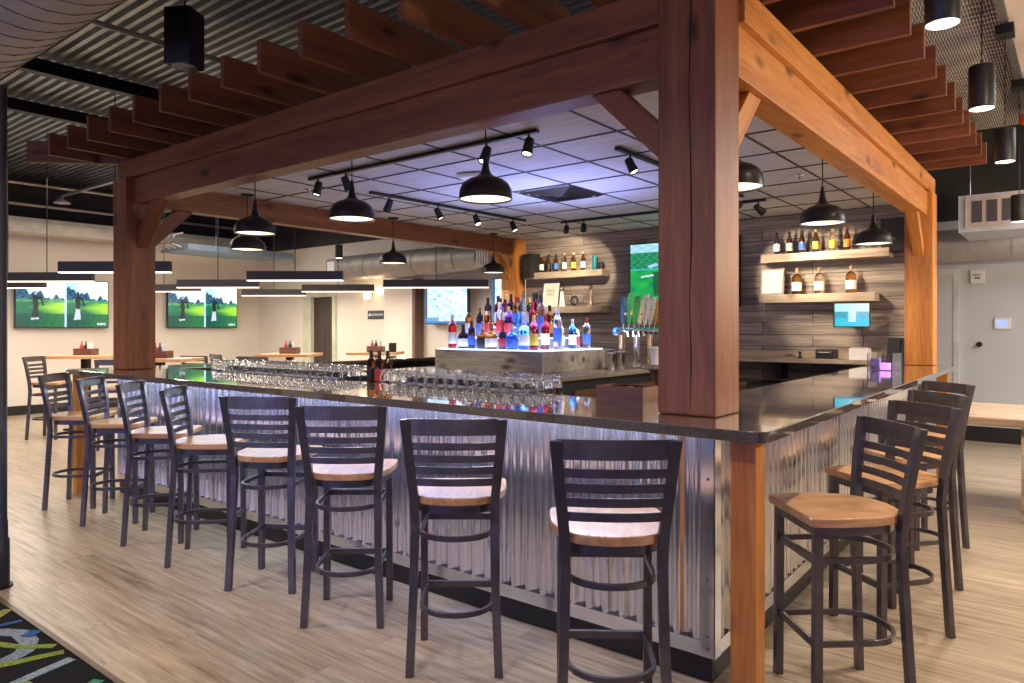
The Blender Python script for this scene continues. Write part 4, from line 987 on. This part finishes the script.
t = MB().box(-.22,.22,-3.2,3.2,0,.16).box(-.16,.16,-3.2,3.2,.16,.24).build('duct_run', plain('cream_duct', (.6,.56,.48), .5, .2), loc=(-12.5,2.75,2.95)); tag(t, 'long cream rectangular duct run along the top of the cream wall', 'duct', None, 'thing')
t = thing('flat_duct', 'bluish flat air duct with four looped hoses beyond the left pendants', 'duct', (-11.7,4.75,2.78)); MB().box(-.5,.5,-1.0,1.1,0,.1).build('duct', plain('blue_duct', (.25,.33,.45), .4, .5), t)
for x_ in (-.4,.4): MB().tube([(x_,0,.1),(x_,0,1.12)], .008, 6).build('hanger_rod', conduit, t)
for k in range(4): MB().tube([(.3-.2*k,-1.0,.3),(.3-.2*k,-1.15,.25),(.3-.2*k,-1.2,.1),(.3-.2*k,-1.02,.05)], .018, 8).build('hose', conduit, t)
rd = thing('round_duct', 'round silver duct with end grille above the back wall of the dining room', 'duct', (-7.9,5.84,2.5))
b = MB(); b.sweep([(-1.7,0,0),(1.6,0,0)], [(.22*cos(2*pi*k/28), .22*sin(2*pi*k/28)) for k in range(28)], smooth=True); b.build('duct_shell', galvduct, rd)
for x in (-1.0,.2,1.1): b = MB(); b.sweep([(x,0,0),(x+.03,0,0)], [(.228*cos(2*pi*k/28), .228*sin(2*pi*k/28)) for k in range(28)]); b.build('joint_band', galvduct, rd)
MB().box(-2.0,-1.7,-.2,.2,-.17,.17).build('end_box', galvduct, rd); MB().box(-1.95,-1.75,-.215,-.2,-.12,.12).build('grille', whitep, rd)
MB().box(1.6,1.9,-.2,.2,-.17,.17).build('end_box', galvduct, rd); g_ = MB()
for k in range(5): g_.box(1.64+.05*k,1.66+.05*k,-.21,-.2,-.12,.12)
g_.build('grille', whitep, rd)
# linear pendants over the high tables
def linear(loc, rz, L_, label, group='black linear pendants over the high tables'):
    t = thing('linear_pendant', label, 'pendant lamp', loc, rz, group)
    MB().box(-L_/2,L_/2,-.035,.035,0.012,.12).build('housing', plain('linear_housing', (.05,.045,.045), .5) if 'linear_housing' not in MATS else MATS['linear_housing'], t)
    MB().box(-L_/2,L_/2,-.033,.033,0,.0115).build('diffuser', lit_led, t)
    MB().tube([(0,0,.12),(0,0,3.9-loc[2])], .006, 6).build('cable', blackm, t)
    area((loc[0],loc[1],loc[2]-.01), 'down', L_, .06, 17, (1,.87,.72), rz)
def place(px, py, z):
    d = 717*(1.425-z)/(py-328); r = (px-512)/717
    return (.84+d*(.782*r-.6232), -2.427+d*(.6232*r+.782))
LIN = [(47,282,1.38,'linear pendant at the left edge over the first golf screen'),(115,273,1.38,'linear pendant passing behind the left end post, highest in view'),(8,288.5,1.3,'short linear pendant at the far left edge, below the longer one'),
       (164,292,1.38,'linear pendant just right of the left end post, in front of the second golf screen'),(218,288,1.38,'linear pendant over the second golf screen'),(295,281,1.38,'nearest linear pendant right of the dome pendants'),
       (274,296,1.35,'lowest linear pendant beside the dark door'),(338,292,1.35,'linear pendant over the dark door'),(436,288,1.78,'linear pendant in front of the pale blue television')]
for px, py, L_, lab in LIN:
    x, y = place(px, py, 2.0); linear((x,y,2.0), radians(37), L_*.85, lab)

# ================================================================== DINING ROOM FURNITURE
def high_table(loc, rz, label, L_=1.05, W_=.75, z=1.05):
    t = thing('high_table', label, 'table', loc, rz, 'high tables in the dining room')
    MB().box(-L_/2,L_/2,-W_/2,W_/2,z-.04,z).build('tabletop', tablewood, t, bevel=.004)
    MB().box(-.045,.045,-.045,.045,.02,z-.041).build('column', blackm, t); MB().box(-.3,.3,-.04,.04,0,.03).box(-.04,.04,-.3,.3,0,.031).build('foot', blackm, t)
def caddy(x, y, z, label):
    t = thing('condiment_caddy', label, 'caddy', (x,y,z), radians(36), 'wooden condiment caddies on the high tables')
    b = MB().box(-.13,.13,-.08,.08,0,.012).box(-.13,.13,-.08,-.068,.012,.09).box(-.13,.13,.068,.08,.012,.09).box(-.13,-.118,-.068,.068,.012,.09).box(.118,.13,-.068,.068,.012,.09); b.build('box', darkwood, t)
    for k, (px, m) in enumerate(((-.06,l_red),(.0,c_black))):
        MB().lathe([(0,.013),(.025,.013),(.026,.12),(.01,.15),(.008,.19),(0,.19)],12,px,0).build('sauce_bottle', m, t)
    MB().box(.05,.075,-.05,.05,.013,.17).build('napkins', whitep, t)
x, y = place(86,355,1.05); high_table((x,y,0), radians(36), 'high wooden table left of the left end post'); caddy(x,y,1.05,'condiment caddy on the table left of the end post')
x, y = place(160,358,1.05); high_table((x,y,0), radians(36), 'high wooden table showing right of the left end post', .85, .6); caddy(x,y,1.05,'condiment caddy showing just right of the left end post')
x, y = place(290,353.5,1.05); high_table((x,y,0), radians(36), 'high wooden table beyond the upturned glasses', .75); caddy(x,y,1.05,'condiment caddy on the table beyond the upturned glasses')
t4 = (-7.85,5.05); high_table((*t4,0), radians(36), 'high wooden table by the back wall of the dining room', .75); caddy(t4[0],t4[1],1.05,'condiment caddy on the table by the back wall')
mt = thing('metal_mug', 'black metal tin beside the caddy on the back wall table', 'tin', (t4[0]+.25,t4[1]+.12,1.05)); MB().lathe([(0,0),(.06,0),(.06,.14),(.056,.14),(.056,.01),(0,.01)],16).build('body', blackm, mt); MB().lathe([(.0605,.13),(.063,.135),(.0605,.142)],16).build('rim', blackm, mt)
GS = 'ladder-back stools at the high tables'
for px, py, rz, lab in ((50,356.5,-50,'ladder-back stool at the left table, against the cream wall'),(118,359,60,'ladder-back stool mostly hidden behind the left end post'),(205,355.4,20,'ladder-back stool beyond the left end of the glasses, only its top showing'),(230,354,-10,'ladder-back stool beyond the glasses, second from the left'),(260,356,30,'ladder-back stool just left of the table beyond the glasses')):
    x, y = place(px, py, 1.055); o = copy_tree(proto); o.location = (x,y,0); o.rotation_euler = (0,0,radians(rz)); tag(o, lab, None, GS)
# wall sconces and sign
sn = thing('restroom_sign', 'small dark blue sign with white arrow and lettering on the dining room back wall', 'sign', (-9.07,6.098,1.66))
MB().box(-.21,.21,-.012,0,-.075,.075).build('plate', plain('sign_navy', (.015,.025,.06), .4), sn)
b = MB(); b.prism([(-.195,0),(-.15,.035),(-.15,-.035)], 0, .002, Matrix.Translation((0,-.0125,0)) @ Matrix.Rotation(radians(90),4,'X')); b.build('arrow', whitep, sn)
fc = bpy.data.curves.new('lettering', 'FONT'); fc.body = 'RESTROOMS'; fc.size = .062; fc.align_x = 'CENTER'; fc.align_y = 'CENTER'; fc.extrude = .001
ft_ = bpy.data.objects.new('lettering_curve', fc); C.objects.link(ft_); dg = bpy.context.evaluated_depsgraph_get(); dg.update()
lm_ = bpy.data.meshes.new_from_object(ft_.evaluated_get(dg)); bpy.data.objects.remove(ft_)
fo = bpy.data.objects.new('lettering', lm_); C.objects.link(fo); fo.parent = sn; fo.location = (.03,-.0135,0); fo.rotation_euler = (radians(90),0,0); lm_.materials.clear(); lm_.materials.append(whitep)
for i, (x, z) in enumerate(((-9.2,2.05),(-8.85,2.12))):
    t = thing('wall_sconce', ('small round-shaded wall sconce above the left end of the sign','glass wall sconce above the right end of the sign')[i], 'wall lamp', (x,6.099,z), 0, 'wall sconces above the sign')
    MB().box(-.04,.04,-.02,0,-.06,.06).build('back_plate', brass, t); MB().tube([(0,-.02,.0),(0,-.09,.02)], .008, 8).build('arm', brass, t)
    MB().lathe([(.03,-.11),(.06,-.10),(.065,.02),(.03,.05),(0,.05)],16,0,-.10).build('shade', lit_warm, t)
    point((x,5.88,z), 1.6, (1,.75,.45))
# ================================================================== RIGHT HAND ROOM
tb = thing('rustic_table', 'rustic wooden dining table at the right edge behind the last bar stool', 'table', (1.15,4.55,0))
MB().box(-1.1,1.1,-.62,.62,.70,.76).build('tabletop', rustic, tb, bevel=.006)
for x in (-.62,.95):
    for y in (-.52,.52): MB().box(x-.045,x+.045,y-.045,y+.045,0,.699).build('leg', rustic, tb, bevel=.004)
MB().box(-.6,.93,-.55,-.53,.62,.699).build('apron', rustic, tb)
fl = thing('fire_alarm', 'white square alarm box high on the pale grey wall', 'alarm', (-.20,8.298,2.07)); MB().box(-.075,.075,-.05,0,-.085,.085).build('case', whitep, fl, bevel=.006); MB().box(-.05,.04,-.053,-.05,.015,.03).box(-.03,.03,-.053,-.05,-.03,.0).build('markings', plain('grey_marks', (.25,.25,.26), .5), fl)
th = thing('thermostat', 'small thermostat with blue display on the pale grey wall', 'thermostat', (.06,8.298,1.48)); MB().box(-.085,.085,-.03,0,-.07,.07).build('case', whitep, th, bevel=.006); MB().box(-.06,.045,-.032,-.0301,-.045,.045).build('display', emit('blue_display', (.25,.35,.95), .7), th)
kn = thing('coat_hook', 'small black knob on the pale grey wall below the alarm box', 'knob', (-.18,8.298,1.22)); b = MB().lathe([(0,.06),(.03,.055),(.035,.04),(.012,.02),(.018,0)],14); b.build('knob', blackp, kn, rot=(radians(90),0,0)); b = MB().lathe([(.03,0),(.03,.006),(0,.006)],14); b.build('rosette', blackm, kn, rot=(radians(90),0,0))
dx_ = thing('air_handler', 'grey duct box with slatted vent hanging over the pale grey wall', 'duct', (.18,6.75,2.40))
MB().box(-.36,.30,-.42,.5,.02,.40).build('box', plain('duct_wrap', (.5,.55,.62), .55, .1), dx_)
MB().box(-.30,.28,-.44,-.42,.06,.38).build('vent_frame', plain('vent_trim', (.5,.45,.42), .5), dx_); b = MB()
for k in range(4): b.box(-.24+.13*k,-.15+.13*k,-.446,-.44,.11,.33)
b.build('vent_slats', plain('vent_dark', (.08,.07,.08), .5), dx_)
for x in (-.3,.25): MB().tube([(x,0,.4),(x,0,1.48)], .006, 6).build('hanger_rod', steel, dx_)
rt = thing('round_duct', 'long round duct running along the top of the pale grey wall', 'duct', (1.8,7.75,2.42))
b = MB(); b.sweep([(-2.6,0,0),(3.5,0,0)], [(.2*cos(2*pi*k/28), .2*sin(2*pi*k/28)) for k in range(28)], smooth=True); b.build('duct_shell', plain('duct_taupe', (.40,.37,.36), .5, .2), rt)
for x in (-1.6,-.2,1.2): b = MB(); b.sweep([(x,0,0),(x+.03,0,0)], [(.207*cos(2*pi*k/28), .207*sin(2*pi*k/28)) for k in range(28)]); b.build('joint_band', MATS['duct_taupe'], rt)
# dark steel column at the left edge of the view
cl = thing('steel_column', 'dark painted steel column at the left edge of the photo beside the carpet', 'column', (-3.83,-1.11,0)); cl['kind'] = 'thing'
MB().lathe([(0,0),(.06,0),(.06,.26),(.052,.27),(.052,.36),(.048,.37),(.048,2.75)], 20).build('shaft', plain('column_blue_black', (.02,.02,.035), .4, .2), cl)
MB().lathe([(0,0),(.075,0),(.075,.012),(.06,.014)], 20).build('base_plate', blackm, cl)
